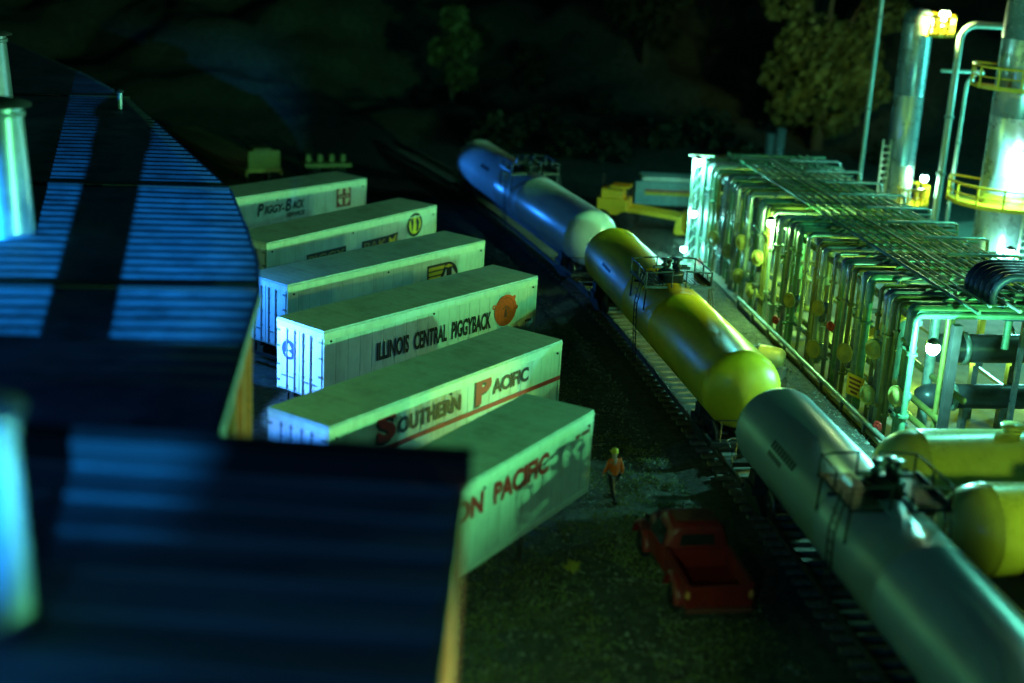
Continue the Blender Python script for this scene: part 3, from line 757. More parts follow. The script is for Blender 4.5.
# ------------------------------------------------------------------ storage tanks
def bullet(px, py, z, label, ln=15, r=1.38):
    c = at(px, py, z); t = empty('storage_tank', (c.x, c.y, 0), RANG, label, 'storage tank', 'horizontal cream storage tanks')
    prof = [(max(.001, r * math.sin(PI / 2 * k / 12)), r - r * math.cos(PI / 2 * k / 12)) for k in range(13)] + [(r + .012, r + .02), (r + .012, r + .08), (r, r + .1), (r, ln)]
    prof += [(max(.001, r * math.cos(PI / 2 * k / 12)), ln + r * math.sin(PI / 2 * k / 12)) for k in range(1, 13)]
    MB().lathe(prof, 64, Matrix.Translation((0, 0, z)) @ AXX).build('shell', T_BUL, t)
    for x in (2.6, ln - 2.5): MB().prism([(-r * .98, 0), (r * .98, 0), (r * .98, z - .1), (r * .8, z - .75), (0, z - r * .98), (-r * .8, z - .75), (-r * .98, z - .1)], x - .25, x + .25, Matrix.Rotation(PI / 2, 4, 'Z') @ Matrix.Scale(-1, 4, (0, 1, 0))).build('saddle', CONC, t)
    f = MB().lathe([(.3, z + r - .05), (.3, z + r + .14), (.38, z + r + .14), (.38, z + r + .24), (.001, z + r + .26)], 20, Matrix.Translation((4.5, 0, 0)))
    f.build('manhole', T_BUL, t)
    return t
bullet(872, 472, 2.0, 'far cream storage tank with rounded end below the pipelines')
bullet(937, 530, 2.0, 'near cream storage tank, half hidden behind the silver tank car')

# ------------------------------------------------------------------ towers
def ring_platform(t, z, r0, r1, a0, a1, hr=1.15):
    n = 20; d = MB(); vs = []
    for k in range(n + 1):
        a = a0 + (a1 - a0) * k / n; c, s = math.cos(a), math.sin(a)
        vs += [(r0 * c, r0 * s, z), (r1 * c, r1 * s, z), (r1 * c, r1 * s, z + .22), (r1 * c * .985, r1 * s * .985, z + .22), (r1 * c * .985, r1 * s * .985, z + .06), (r0 * c, r0 * s, z + .06)]
    fs = [(k * 6 + j, k * 6 + (j + 1) % 6, (k + 1) * 6 + (j + 1) % 6, (k + 1) * 6 + j) for k in range(n) for j in range(6)]
    p = d.add(vs, fs).build('platform', P_YEL, t)
    h = MB()
    for zz in (hr, hr * .55): h.tube([(r1 * math.cos(a0 + (a1 - a0) * k / n), r1 * math.sin(a0 + (a1 - a0) * k / n), z + zz) for k in range(n + 1)], .07 if zz == hr else .04, 8)
    m_ = 9
    for k in range(m_ + 1):
        a = a0 + (a1 - a0) * k / m_; h.tube([(r1 * math.cos(a), r1 * math.sin(a), z), (r1 * math.cos(a), r1 * math.sin(a), z + hr)], .065, 8)
    for a in (a0, a1): h.tube([(r0 * math.cos(a), r0 * math.sin(a), z + hr), (r1 * math.cos(a), r1 * math.sin(a), z + hr)], .06, 8)
    h.build('railing', P_YEL, p)
def ladder(t, x, y, z0, z1, ang, w=.55, m=None):
    l = MB(); c, s = math.cos(ang), math.sin(ang)
    for k in (-1, 1): l.box((x + c * k * w / 2, y + s * k * w / 2, (z0 + z1) / 2), (.08, .08, z1 - z0), ang)
    for i in range(int((z1 - z0) / .38)): l.box((x, y, z0 + .2 + i * .38), (w, .07, .07), ang)
    l.build('ladder', m or W_RAIL, t)
def tower(loc, r, h, label):
    t = empty('process_tower', loc, 0, label, 'tower', 'metal clad process towers')
    prof = [(r * 1.15, 0), (r * 1.15, .5), (r, .9)]
    z = .9
    while z < h - 2:
        z += 4.1; prof += [(r, z - .04), (r * 1.012, z - .02), (r * 1.012, z + .02), (r, z + .04)]
    prof += [(r, h), (r * .9, h + r * .35), (r * .55, h + r * .62), (.001, h + r * .7)]
    MB().lathe(prof, 48).build('shell', TW, t); return t
b = at(889, 245)
ta = tower((b.x, b.y, .0), .86, 13.5, 'slender metal tower with a blue sheen behind the rack')
ring_platform(ta, 12.6, .86, 2.05, -1.5, 1.0)
ring_platform(ta, 2.6, .86, 1.9, -1.7, .6)
ladder(ta, -1.1, -.75, .2, 6.5, .4)
b = at(991, 280)
tb = tower((b.x, b.y, 0), 1.35, 21, 'broad metal tower ringed by two yellow railed platforms')
ring_platform(tb, 4.35, 1.35, 3.0, PI * .8, PI * 2.15)
ring_platform(tb, 10.6, 1.35, 2.6, PI * .8, PI * 2.15)
ladder(tb, 1.0, -1.75, .2, 5, .15, .8)
ladder(tb, 1.2, -1.75, 5.6, 18, .15, .8)
def riser(px, py, h, r, label, bend=None):
    b = at(px, py); t = empty('standpipe', (b.x, b.y, 0), 0, label, 'standpipe', 'pale standpipes behind the rack')
    pts = [(0, 0, 0), (0, 0, h)]
    if bend: pts = [(0, 0, 0), (0, 0, h - .9)] + arc((.9, 0, h - .9), .9, PI, PI / 2, (1, 0, 0), (0, 0, 1), 8)[1:] + [(bend, 0, h)]
    MB().tube(pts, r, 14).build('pipe', W_RAIL, t)
    f = MB()
    for z in (1.2, h * .35, h * .6): f.tube([(0, 0, z), (0, 0, z + .12)], r * 1.5, 14)
    f.build('flange', P_GAL, t)
riser(853, 232, 22, .13, 'thin straight pale standpipe left of the slender tower')
riser(930, 252, 13.4, .19, 'pale standpipe bending over between the two towers', 9)
riser(943, 248, 10.6, .10, 'thinnest standpipe bending left of the broad tower', -1.6)
for px, h, r, lb in ((766, 3.2, .33, 'short bluish vent stack beyond the far rack end'), (776, 3.6, .38, 'short greenish vent stack beyond the far rack end')):
    b = at(px, 176); t = empty('vent_stack', (b.x, b.y, 0), 0, lb, 'vent stack', 'vent stacks beyond the rack')
    MB().lathe([(r, 0), (r, h), (r * .8, h), (r * .8, h - .4)], 20).build('pipe', TW, t); MB().lathe([(r * 1.5, .0), (r * 1.5, .3), (r, .4)], 20).build('base', CONC, t)

# ------------------------------------------------------------------ lamps
def light(name, loc, power, col, radius=.25, spot=None, aim=None, blend=.4):
    ld = bpy.data.lights.new(name, 'SPOT' if spot else 'POINT'); ld.energy = power; ld.color = col; ld.shadow_soft_size = radius
    o = bpy.data.objects.new(name, ld); C.objects.link(o); o.location = loc
    if spot:
        ld.spot_size = math.radians(spot); ld.spot_blend = blend
        o.rotation_euler = (Vector(aim) - Vector(loc)).to_track_quat('-Z', 'Y').to_euler()
    return o
def flood(loc, label, col, power, rz=0, bulb=M_BULB, size=.22, drop=.0):
    t = empty('flood_lamp', loc, rz, label, 'lamp', 'glowing plant lamps')
    MB().lathe([(size * .9, size * .55), (size * .95, size * .9), (size * .4, size * 1.3), (.001, size * 1.35)], 18).build('shade', M_BLACK, t)
    MB().ball((0, 0, -.05), size).build('bulb', bulb, t)
    light('lamp_light', Vector(loc) + Vector((0, 0, -.05 - size - .03)), power, col, .12)
    return t
CY = (.20, 1., .80); GRN = (.18, 1., .33); YG = (.50, 1., .06)
# rack near corner, rack middle, far mast, towers
p = at(934, 345, 4.75); flood((p.x - .1, p.y - .25, p.z), 'brightest plant lamp at the near corner of the pipe rack', CY, 4200, size=.24)
p = on_plane(771, 222, RO + RV * -.45, RV); flood(p, 'plant lamp halfway along the rack top edge', (.38, 1., .25), 2600, bulb=M_BULBW, size=.2)
ms = at(690, 262)
mast = empty('lamp_mast', (ms.x, ms.y, 0), 0, 'teal lit lamp mast at the far end of the pipe rack', 'lamp mast')
mb = MB()
for x in (-.28, .28): mb.box((x, 0, 3.0), (.14, .14, 6.0))
for k in range(8): mb.tube([(-.28, 0, .3 + k * .7), (.28, 0, 1.0 + k * .7)], .035, 6)
mb.box((.1, 0, 6.0), (1.4, .14, .12)); mb.build('lattice', P_GAL, mast)
flood((ms.x - .1, ms.y - .4, 5.75), 'topmost lamp on the mast at the far rack end', CY, 1500, size=.22)
flood((ms.x + .75, ms.y - .2, 5.3), 'smaller lamp right of the mast head', CY, 500, size=.15)
flood((ms.x - .1, ms.y - .5, 2.9), 'lamp halfway up the far mast', CY, 500, size=.17)
flood((ms.x - .5, ms.y - .6, .9), 'low lamp at the foot of the far mast', CY, 350, size=.15)
p = tb.location; flood((p.x + .2, p.y - 2.3, 7.3), 'dazzling lamp on the front of the broad tower', (.22, .95, .85), 5000, size=.36)
flood((p.x - .1, p.y - 2.6, 2.2), 'lamp under the lower platform of the broad tower', (.25, 1., .8), 800, size=.26)
p = ta.location; flood((p.x + 1.1, p.y - 1.3, 13.9), 'lamp on the platform near the slender tower top', (.7, 1., .35), 3000, bulb=M_BULBW, size=.3)
flood((p.x + 1.3, p.y - 1.0, 4.4), 'lamp low beside the slender tower', (.4, 1., .6), 700, size=.22)
# yellow green work light within the rack, and unseen flood lights, partly added as fill
for q, pw in ((7, 420), (15, 420), (25, 380)): light('yellow_green_light', RO + RV * 3.2 + RU * q + Vector((0, 0, 1.7)), pw, YG, .3)
light('yellow_green_light', RO + RV * 8.5 + RU * 6 + Vector((0, 0, 1.5)), 420, YG, .3)
light('unseen_flood_light', (27, 60, 13), 4800, (.16, 1., .66), .35)  # added unseen light to brighten the rack top
light('unseen_flood_light', (31, 85, 9), 4500, (.10, 1., .85), .35)  # added unseen light, gives the hillside behind the towers a teal glow
light('yellow_green_light', (12.2, 56.5, 6.2), 1900, (.62, 1., .12), .2, 110, (5.5, 57, 2), .4)  # added spot without a fixture, brightens the yellow tank car
light('tree_fill_light', (22.5, 95, 9), 4200, (.62, 1., .22), .3, 56, (23.5, 118, 9.5), .8)  # added unseen spot, brightens the hillside tree
light('tank_light', (19.0, 36.3, .9), 110, YG, .2)
light('tank_light', (18.5, 32.5, 5.6), 1700, YG, .3, 74, (17.0, 41.5, 1.8), .5)  # added unseen spot, brightens the storage tank fronts
FL = Vector((25.0, 28.0, 8.2))
fl = empty('flood_light_blocker', FL, 0, 'unseen plates on a pole added to block stray green flood light', 'lamp')
hd_ = MB().box((-.55, .5, -.36), (2.6, 3.0, .03)); a_ = math.radians(23.8)
dv = Vector((-math.sin(a_), math.cos(a_), 0)); pv = Vector((dv.y, -dv.x, 0)); cpt = pv * .32 + dv * .9
hd_.box(cpt, (.03, 2.6, .72), a_); hd_.box((.9, -.2, 0), (.03, 1.8, .72), a_)
hd_.build('light_blocker', M_BLACK, fl); MB().tube([(.3, -.3, -FL.z), (.3, -.3, -.38)], .09, 10).build('blocker_pole', P_DARK, fl)  # added plates, only there to shape the flood's beam
light('unseen_flood_light', FL, 60000, GRN, .22)
# blue and amber lights without fixtures, some of them added fill
def elev(loc, az, el, d=60):
    az, el = math.radians(az), math.radians(el)
    return Vector(loc) + Vector((math.sin(az) * math.cos(el), math.cos(az) * math.cos(el), math.sin(el))) * d
BR = (.3, -12, 14.9)
rl_ = empty('roof_light_blocker', BR, math.radians(14.8), 'unseen plates on a stand added to cut the blue roof light to a slot', 'lamp')
MB().box((0, 2.6, -.232 + .6), (2.4, .03, 1.2)).build('light_blocker', M_BLACK, rl_)  # added plates out of view, cut the blue beam to a slot
MB().box((0, 2.6, -.35 - .6), (2.4, .03, 1.2)).build('light_blocker', M_BLACK, rl_)
mb = MB()
for sx in (-1, 1): mb.box((sx * 1.2, 1.6, -.2), (.04, 2.0, .9))
mb.tube([(0, 1.6, -.65), (0, 1.6, -14.9)], .09, 10); mb.box((0, 1.6, -.66), (2.4, .1, .04)); mb.build('stand', M_BLACK, rl_)  # side plates and stand belong to the added beam slot
light('blue_roof_light', BR, 720000, (.012, .33, 1.), .10, 14.5, elev(BR, -14.8, -6.0), .5)
light('blue_door_light', (-10.05, 48.0, 3.75), 3600, (.08, .33, 1.), .05, 84, (-7.7, 49.3, 2.3), .25)
light('blue_door_light', (-12.0, 53.4, 4.4), 1100, (.02, .24, 1.), .05, 84, (-9.9, 55.4, 2.4), .3)  # added spot to turn the next trailer's doors blue
light('blue_door_light', (-7.1, 37.4, 3.4), 700, (.03, .26, 1.), .05, 100, (-6.2, 39.8, 2.4), .3)
bs = light('blue_side_light', (-14.5, 93, 2.0), 5600, (.02, .24, 1.), .06, 58, (0.2, 81, 3.4), .5)
bs.scale = (1, .34, 1)
light('blue_side_light', (-21, 18, 16), 900, (.03, .25, 1.), .6, 70, (-9, 22, 11), .5)
light('blue_back_light', (-6, -8, 16), 3800, (.03, .38, 1.), .6, 58, (-4, 19, 6), .7)  # added behind the camera to bring out the annex roof ribs
light('amber_yard_light', (5, 12, 6.5), 5200, (1., .60, .16), .3, 40, (-6, 29.5, 6), .6)
light('ground_fill_light', (1.5, 16, 8.5), 2600, (.42, 1., .45), .3, 38, (.8, 35, 0), .8)  # added fill without a fixture, brightens the yard ground
light('yellow_green_light', (14.2, 46.7, .75), 5200, (.62, 1., .10), .10, 52, (3.5, 43.2, .2), .4)
light('camera_fill_light', (7, 2, 17), 170, (.6, .9, .9), 1.0)  # added weak fill from beside the camera, no lamp stands there

# ------------------------------------------------------------------ vehicles beyond
p = at(613, 226)
ld = empty('loader', (p.x, p.y, 0), -.25, 'yellow loader with long low boom beyond the tank cars', 'loader')
MB().box((0, 0, 1.35), (1.9, 1.7, 1.0)).box((-.1, 0, 2.1), (1.3, 1.4, .6)).build('body', P_YEL, ld, .08)
MB().box((.35, 0, 2.55), (1.2, 1.4, .12)).build('cab_roof', P_YEL, ld, .03)
mb = MB()
for x in (-.25, .9):
    for y in (-.6, .6): MB().box((x, y, 2.0), (.1, .1, 1.1)).build('cab_post', M_BLACK, ld)
for s in (-1, 1): MB().box((2.4, s * .55, 1.15), (3.4, .2, .32), 0, Matrix.Rotation(.08, 3, 'Y')).build('boom', P_YEL, ld, .03)
MB().prism([(3.9, .2), (4.0, 1.1), (4.3, 1.3), (4.4, .3), (4.9, .12), (4.0, .1)], -1.0, 1.0).build('bucket', P_YEL, ld)
MB().tube([(-.9, .5, 1.8), (-.9, .5, 3.1)], .07, 8).build('exhaust', M_BLACK, ld)
for x in (-.6, .9):
    for s in (-1, 1): MB().lathe([(.1, -.2), (.5, -.2), (.58, -.1), (.58, .1), (.5, .2), (.1, .2)], 20, Matrix.Translation((x, s * .95, .58)) @ AXY).build('wheel', M_RUB, ld)
p = at(662, 211)
ut = empty('service_trailer', (p.x, p.y, 0), .05, 'boxy teal service trailer with red and yellow stripe', 'trailer')
MB().box((0, 0, 1.3), (4.0, 2.0, 1.5)).build('body', mat('teal_trailer_paint', (.18, .36, .36), .4), ut, .06)
MB().box((.15, 0, 2.22), (3.5, 1.7, .3)).build('roof', W_RAIL, ut, .1)
MB().box((.25, -1.01, 1.32), (3.2, .03, .18)).build('yellow_stripe', M_YEL, ut)
MB().box((.25, -1.012, 1.5), (3.2, .03, .12)).build('red_stripe', P_REDV, ut)
for x in (-1.2, 1.2):
    for s in (-1, 1): MB().lathe([(.1, -.14), (.38, -.14), (.45, 0), (.38, .14), (.1, .14)], 18, Matrix.Translation((x, s * .85, .45)) @ AXY).build('wheel', M_RUB, ut)
# flat wagon far left with yellow bulkhead
a = at(180, 128, 1.1); b = at(264, 170, 1.1); d = (b - a)
fw = empty('flat_wagon', ((a.x + b.x) / 2, (a.y + b.y) / 2, 0), math.atan2(d.y, d.x), 'long dim flat wagon with a yellow end bulkhead beyond the trailers', 'wagon')
hl = d.length / 2
mb = MB().box((0, 0, 1.05), (2 * hl, 2.5, .22)); mb.box((0, 1.2, .9), (2 * hl, .12, .4)); mb.box((0, -1.2, .9), (2 * hl, .12, .4)); mb.build('deck', mat('weathered_deck', (.34, .27, .09), .8), fw)
MB().box((hl - .1, 0, 1.75), (.3, 2.2, 1.2)).box((hl - .8, 0, 2.3), (1.2, 1.3, .3)).build('bulkhead', P_OCH, fw, .04)
mb = MB()
for s in (-1, 1):
    for dx in (-.8, .8):
        for y in (-.75, .75): MB().lathe([(.05, -.07), (.44, -.07), (.42, .07), (.05, .07)], 18, Matrix.Translation((s * (hl - 2.2) + dx, y, .46)) @ AXY).build('wheel', M_STEEL, fw)
p = at(326, 178)
ft = empty('equipment_trailer', (p.x, p.y, 0), .35, 'low ochre equipment trailer behind the farthest white trailer', 'trailer')
MB().box((0, 0, 1.0), (3.2, 1.6, .25)).build('deck', P_OCH, ft)
mb = MB()
for k in range(4): mb.box((-1.2 + k * .8, .3, 1.35), (.3, .5, .5))
mb.build('load_rack', P_OCH, ft)
for x in (-.9, .9):
    for s in (-1, 1): MB().lathe([(.1, -.12), (.38, -.12), (.43, 0), (.38, .12), (.1, .12)], 16, Matrix.Translation((x, s * .75, .43)) @ AXY).build('wheel', M_RUB, ft)

# ------------------------------------------------------------------ pickup
rb = at(724, 606, .6); hd = (Vector((5.26, 39.43, 0)) - Vector((6.2, 35.6, 0))).normalized()
pk = empty('pickup_truck', (rb.x + hd.x * 2.65, rb.y + hd.y * 2.65, 0), math.atan2(hd.y, hd.x) - .06, 'old dark red pickup truck parked beside the silver tank car', 'pickup truck')
pk.scale = (1.13, 1.13, 1.13)
def shell(mb, sec):
    """loft cross sections given as (x, [(y, z) half outline from centre bottom to centre top])"""
    vs = []; n = None
    for x, half in sec:
        full = [(y, z) for y, z in half] + [(-y, z) for y, z in reversed(half)]
        n = len(full); vs += [(x, y, z) for y, z in full]
    fs = [(i * n + k, i * n + (k + 1) % n, (i + 1) * n + (k + 1) % n, (i + 1) * n + k) for i in range(len(sec) - 1) for k in range(n)]
    fs += [tuple(range(n)), tuple(range((len(sec) - 1) * n, len(sec) * n))]
    mb.add(vs, fs, True); return mb
cab = lambda w, wt, zb, zt_: [(w * .9, zb), (w, zb + .15), (w, 1.08), (wt, zt_ - .16), (wt * .86, zt_ - .03), (wt * .4, zt_)]
shell(MB(), [(-.32, cab(.82, .62, .42, 1.62)), (-.27, cab(.86, .70, .40, 1.74)), (.45, cab(.88, .72, .40, 1.80)), (.82, cab(.88, .66, .40, 1.72)), (1.12, [(.80, .40), (.88, .55), (.88, 1.0), (.84, 1.10), (.6, 1.16), (.3, 1.18)])]).build('cab', CAR_RED, pk)
shell(MB(), [(1.10, [(.7, .5), (.74, .6), (.74, .98), (.66, 1.1), (.42, 1.16), (.2, 1.18)]), (1.9, [(.6, .5), (.64, .6), (.62, .95), (.54, 1.07), (.34, 1.12), (.15, 1.14)]), (2.28, [(.5, .5), (.54, .6), (.52, .85), (.44, .98), (.28, 1.04), (.12, 1.05)]), (2.38, [(.42, .55), (.46, .62), (.44, .8), (.36, .9), (.22, .95), (.1, .96)])]).build('hood', CAR_RED, pk)
MB().box((.2, 0, 1.795), (.7, 1.1, .02)).build('roof_panel', CAR_ROOF, pk, .008)
bd = MB()
bd.box((-1.32, 0, .62), (1.96, 1.5, .08))
for s in (-1, 1): bd.prism([(-2.3, .55), (-.36, .55), (-.36, 1.14), (-2.3, 1.06)], s * .80 - .045, s * .80 + .045); bd.box((-1.33, s * .81, 1.115), (1.97, .14, .06), 0, Matrix.Rotation(-.04, 3, 'Y'))
bd.box((-.39, 0, .85), (.06, 1.56, .58)); bd.build('bed', CAR_RED, pk, .015)
MB().box((-2.31, 0, .78), (.07, 1.70, .58)).build('tailgate', CAR_RED, pk, .02)
MB().box((-2.42, 0, .46), (.10, 1.66, .13)).build('bumper', CAR_ROOF, pk, .03)
for s in (-1, 1):
    prof = [(.62 * math.cos(a), .62 * math.sin(a)) for a in [PI * k / 12 for k in range(13)]]
    for xc, sx in ((-1.45, 1.0), (1.62, 1.1)):
        fe = MB(); vs = []
        for y, k in ((.78, .96), (.92, 1.0), (1.0, .93), (1.02, .8)):
            vs += [(xc + px * k * sx, s * y, .42 + pz * k) for px, pz in prof]
        fe.add(vs, [(i * 13 + j, i * 13 + j + 1, (i + 1) * 13 + j + 1, (i + 1) * 13 + j) for i in range(3) for j in range(12)], True)
        fe.build('fender', CAR_RED, pk)
    for xc in (-1.45, 1.62):
        w = MB().lathe([(.18, -.10), (.33, -.10), (.38, -.06), (.38, .06), (.33, .10), (.18, .10)], 24, Matrix.Translation((xc, s * .84, .38)) @ AXY).build('wheel', M_RUB, pk)
        MB().lathe([(.001, .10), (.1, .09), (.18, .05), (.18, -.05), (.1, -.09), (.001, -.10)], 18, Matrix.Translation((xc, s * .84, .38)) @ AXY).build('hubcap', CHROME, w)
    MB().lathe([(.001, -.05), (.05, -.05), (.075, 0), (.05, .02)], 14, Matrix.Translation((-2.36, s * .80, .84)) @ Matrix.Scale(1.7, 4, (0, 0, 1)) @ AXX).build('tail_lamp', LAMPRED, pk)
    MB().lathe([(.001, .06), (.06, .04), (.09, -.02), (.09, -.12)], 16, Matrix.Translation((2.42, s * .62, .82)) @ AXX).build('headlight', CHROME, pk)
    m_ = MB().tube([(.75, s * .86, 1.12), (.78, s * 1.08, 1.22)], .015, 6); m_.box((.77, s * 1.1, 1.26), (.03, .16, .2)); m_.build('mirror', CHROME, pk)
    MB().add([(-.15, s * .87, 1.12), (.95, s * .88, 1.12), (.72, s * .76, 1.55), (-.12, s * .76, 1.55)], [(0, 1, 2, 3)]).build('side_window', GLASS, pk)
MB().add([(-.332, -.48, 1.2), (-.332, .48, 1.2), (-.325, .42, 1.5), (-.325, -.42, 1.5)], [(0, 1, 2, 3)]).build('rear_window', GLASS, pk)
MB().add([(1.06, -.68, 1.2), (1.06, .68, 1.2), (.86, .56, 1.6), (.86, -.56, 1.6)], [(0, 1, 2, 3)]).build('windscreen', GLASS, pk)

# ------------------------------------------------------------------ person
pf = at(612, 500)
pr = empty('person', (pf.x, pf.y, 0), math.radians(115), 'person walking in orange jacket, yellow cap and dark trousers', 'person')
def skin(name, verts, edges, m, parent, root=0, sub=2):
    me = bpy.data.meshes.new(name); me.from_pydata([v[0] for v in verts], edges, [])
    ob = bpy.data.objects.new(name, me); C.objects.link(ob)
    ob.modifiers.new('s', 'SKIN'); sm_ = ob.modifiers.new('d', 'SUBSURF'); sm_.levels = sub
    for i, v in enumerate(verts):
        r = v[1]; me.skin_vertices[0].data[i].radius = r if isinstance(r, tuple) else (r, r)
    me.skin_vertices[0].data[root].use_root = True
    dg = bpy.context.evaluated_depsgraph_get(); me2 = bpy.data.meshes.new_from_object(ob.evaluated_get(dg))
    bpy.data.objects.remove(ob)
    me2.name = name; me2.materials.clear(); me2.materials.append(m)
    for p_ in me2.polygons: p_.use_smooth = True
    o = bpy.data.objects.new(name, me2); C.objects.link(o); o.parent = parent; return o
# local: facing +x, left +y
V = []; Eg = []
def jv(co, r, pa=None):
    V.append((co, r)); i = len(V) - 1
    if pa is not None: Eg.append((pa, i))
    return i
pel = jv((0, 0, .93), (.15, .115)); wa = jv((.0, 0, 1.08), (.14, .105), pel); che = jv((.02, 0, 1.28), (.165, .12), wa); nk = jv((.03, 0, 1.46), .06, che); hd0 = jv((.05, 0, 1.56), (.075, .09), nk); hd1 = jv((.06, 0, 1.66), (.08, .10), hd0); hd2 = jv((.055, 0, 1.73), (.06, .07), hd1); jv((.165, 0, 1.60), .018, hd0)
hands = []
for s, sw in ((1, 1), (-1, -1)):
    sh = jv((.02, s * .19, 1.40), .062, che); el = jv((.0 + sw * .06 - .03, s * .25, 1.13), .048, sh); wr = jv((.10 + sw * .13, s * .25, .92), .032, el); pm_ = jv((.13 + sw * .14, s * .245, .85), (.022, .04), wr)
    for k in range(4):
        f1 = jv((.155 + sw * .14 + .004 * k, s * .245 + (k - 1.5) * .02, .79 + .004 * abs(k - 1.5)), .0095, pm_); jv((.17 + sw * .14, s * .24 + (k - 1.5) * .019, .755), .008, f1)
    jv((.17 + sw * .14, s * .20, .83), .010, pm_)
    hp = jv((0, s * .09, .88), .09, pel); kn = jv((.03 - sw * .16, s * .10, .49), .058, hp); an = jv((-.06 - sw * .30, s * .10, .09), .04, kn); jv((.11 - sw * .30, s * .105, .05), (.035, .045), an)
skin('body', V, Eg, SKIN, pr)
V = []; Eg = []
a = jv((0, 0, .86), (.185, .15)); b = jv((0, 0, 1.06), (.17, .135), a); c = jv((.02, 0, 1.28), (.195, .15), b); d_ = jv((.03, 0, 1.44), .085, c)
for s, sw in ((1, 1), (-1, -1)):
    sh = jv((.02, s * .20, 1.40), .082, c); el = jv((-.03 + sw * .06, s * .255, 1.13), .068, sh); jv((.09 + sw * .12, s * .255, .95), .055, el)
skin('jacket', V, Eg, JKT, pr)
V = []; Eg = []
a = jv((0, 0, .92), (.17, .135))
for s, sw in ((1, 1), (-1, -1)):
    hp = jv((0, s * .10, .85), .105, a); kn = jv((.03 - sw * .16, s * .10, .49), .078, hp); jv((-.055 - sw * .30, s * .10, .09), .062, kn)
skin('trousers', V, Eg, TRS, pr)
for s, sw in ((1, 1), (-1, -1)): MB().prism([(-.12, 0), (.16, 0), (.17, .05), (.06, .09), (-.02, .12), (-.12, .12)], s * .10 - .05, s * .10 + .05, Matrix.Translation((-.06 - sw * .30 + .03, 0, 0))).build('shoe', M_RUB, pr, .015)
MB().lathe([(.125, 1.66), (.125, 1.72), (.10, 1.79), (.05, 1.815), (.001, 1.82)], 20, Matrix.Translation((.055, 0, 0))).prism([(.1, 1.665), (.27, 1.655), (.27, 1.67), (.1, 1.69)], -.09, .09).build('cap', HATM, pr)

# small weed in the yard
p = at(572, 571)
wd = MB()
for i in range(46):
    a = random.uniform(0, 2 * PI); h = random.uniform(.10, .42); o = random.uniform(.03, .22)
    x, y = p.x + random.gauss(0, .08), p.y + random.gauss(0, .08)
    wd.add([(x - .012, y, .0), (x + .012, y, .0), (x + math.cos(a) * o * .6 + .03, y + math.sin(a) * o * .6, h * .6), (x + math.cos(a) * o, y + math.sin(a) * o, h)], [(0, 1, 2), (0, 2, 3)])
tag(wd.build('weed', mat('yellow_weed_leaf', (.34, .30, .03), .7)), 'small yellow green weed on the ground below the nearest trailer', 'weed')

# ------------------------------------------------------------------ vegetation on the hillside
def crown(mb, c, rx, rz, n, ls=.5, seed=0):
    for i in range(n):
        while True:
            v = Vector((random.uniform(-1, 1), random.uniform(-1, 1), random.uniform(-1, 1)))
            if v.length < 1 and noise.noise(v * 2.1 + Vector((seed, seed * .7, 0))) > -.12 and v.length > .35: break
        p = Vector(c) + Vector((v.x * rx, v.y * rx, v.z * rz)); a = Vector((random.uniform(-1, 1), random.uniform(-1, 1), random.uniform(-1, 1))).normalized()
        b = a.orthogonal().normalized(); c2 = a.cross(b); s = ls * random.uniform(.5, 1.2)
        mb.add([p + b * s, p + c2 * s * .5, p - b * s, p - c2 * s * .5], [(0, 1, 2, 3)])
def tree(x, y, h, r, m, label, group, limbs):
    z = ground_z(x, y) - .2; t = empty('tree', (x, y, z), 0, label, 'tree', group)
    tr = MB().tube([(0, 0, 0), (.1, 0, h * .3), (-.1, .1, h * .6), (0, 0, h * .85)], [h * .035, h * .028, h * .018, h * .008], 10)
    cr_ = MB()
    for k, (lx, ly, lz, lr) in enumerate(limbs):
        tr.tube([(0, 0, h * .3 + .1 * lz * h), (lx * r * .5, ly * r * .5, lz * h * .75), (lx * r, ly * r, lz * h)], [h * .015, h * .01, h * .004], 7)
        crown(cr_, (lx * r, ly * r, lz * h), lr * r, lr * r * .85, int(520 * lr * r / 2.5), .42, k + x)
    tr.build('trunk', BARK, t); cr_.build('crown', m, t); return t
GTR = 'trees on the dark hillside'
p = at(806, 150)
tree(p.x, p.y - 4, 16, 4.4, LEAF, 'tall olive green tree lit dimly behind the far rack end', GTR,
     [(-.75, 0, .95, .5), (-.8, .2, .75, .5), (.85, 0, .92, .42), (.9, -.2, .72, .45), (-.3, 0, .55, .65), (.4, .1, .5, .7), (0, -.3, .36, .75), (-.6, .2, .40, .55), (.75, 0, .34, .5), (-.6, 0, .22, .4), (.2, 0, .2, .5)])
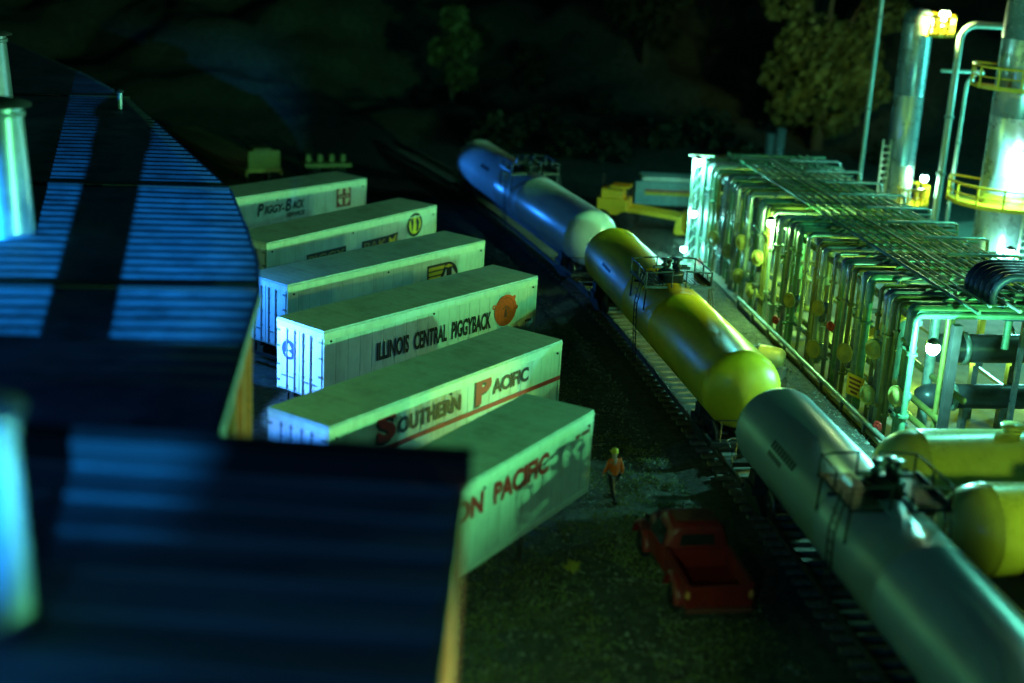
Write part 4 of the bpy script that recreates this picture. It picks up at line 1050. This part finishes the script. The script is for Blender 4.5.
p = at(450, 120); tree(p.x, p.y, 9, 2.6, LEAF, 'faint olive tree above the far white tank car', GTR, [(0, 0, .85, .5), (.4, 0, .6, .6), (-.3, .2, .5, .6), (.3, .1, .3, .55)])
p = at(340, 70); tree(p.x, p.y, 8, 2.4, LEAFD, 'dim leafy tree at the top left of the hillside', GTR, [(0, 0, .85, .55), (.5, 0, .55, .6), (-.4, .2, .5, .6)])
p = at(640, 120); tree(p.x, p.y, 11, 3.4, LEAFD, 'dark broad tree on the hillside above the loader', GTR, [(0, 0, .85, .6), (.6, 0, .6, .6), (-.6, .2, .5, .6), (0, .2, .4, .8), (.5, 0, .25, .5)])
proto_b = []
for k in range(3):
    mb = MB(); crown(mb, (0, 0, .9), 1.5, 1.1, 260, .28, k * 3.3)
    for j in range(5):
        a = j * 1.3; mb.tube([(0, 0, -.2), (math.cos(a) * .4, math.sin(a) * .4, .5), (math.cos(a) * .9, math.sin(a) * .9, 1.2)], [.05, .035, .015], 5)
    proto_b.append(mb)
first = [None] * 3
for i in range(40):
    px = random.uniform(400, 880); py = random.uniform(-10, 140)
    q = at(px, py); 
    y = random.uniform(108, 165); x = (px - 512) / F_PX * y * 1.02; k = i % 3
    if first[k] is None:
        o = proto_b[k].build('shrub', LEAFD); first[k] = o
    else:
        o = first[k].copy(); C.objects.link(o)
    o.location = (x, y, ground_z(x, y) - .1); s = random.uniform(.6, 1.7); o.scale = (s, s, s * random.uniform(.8, 1.2)); o.rotation_euler.z = random.uniform(0, 6.28)
    tag(o, 'dark leafy shrub on the unlit hillside in the background', 'shrub', 'shrubs on the dark hillside')

# ------------------------------------------------------------------ world and view
w = bpy.data.worlds.new('World'); S.world = w; w.use_nodes = True
w.node_tree.nodes['Background'].inputs[0].default_value = (.05, .45, .6, 1)
w.node_tree.nodes['Background'].inputs[1].default_value = .007
S.view_settings.view_transform = 'Standard'; S.view_settings.look = 'None'
S.view_settings.exposure = 0; S.view_settings.gamma = 1
S.render.engine = 'CYCLES'; S.cycles.use_denoising = True
S.cycles.sample_clamp_indirect = 6; S.cycles.max_bounces = 6; S.cycles.caustics_reflective = False; S.cycles.caustics_refractive = False
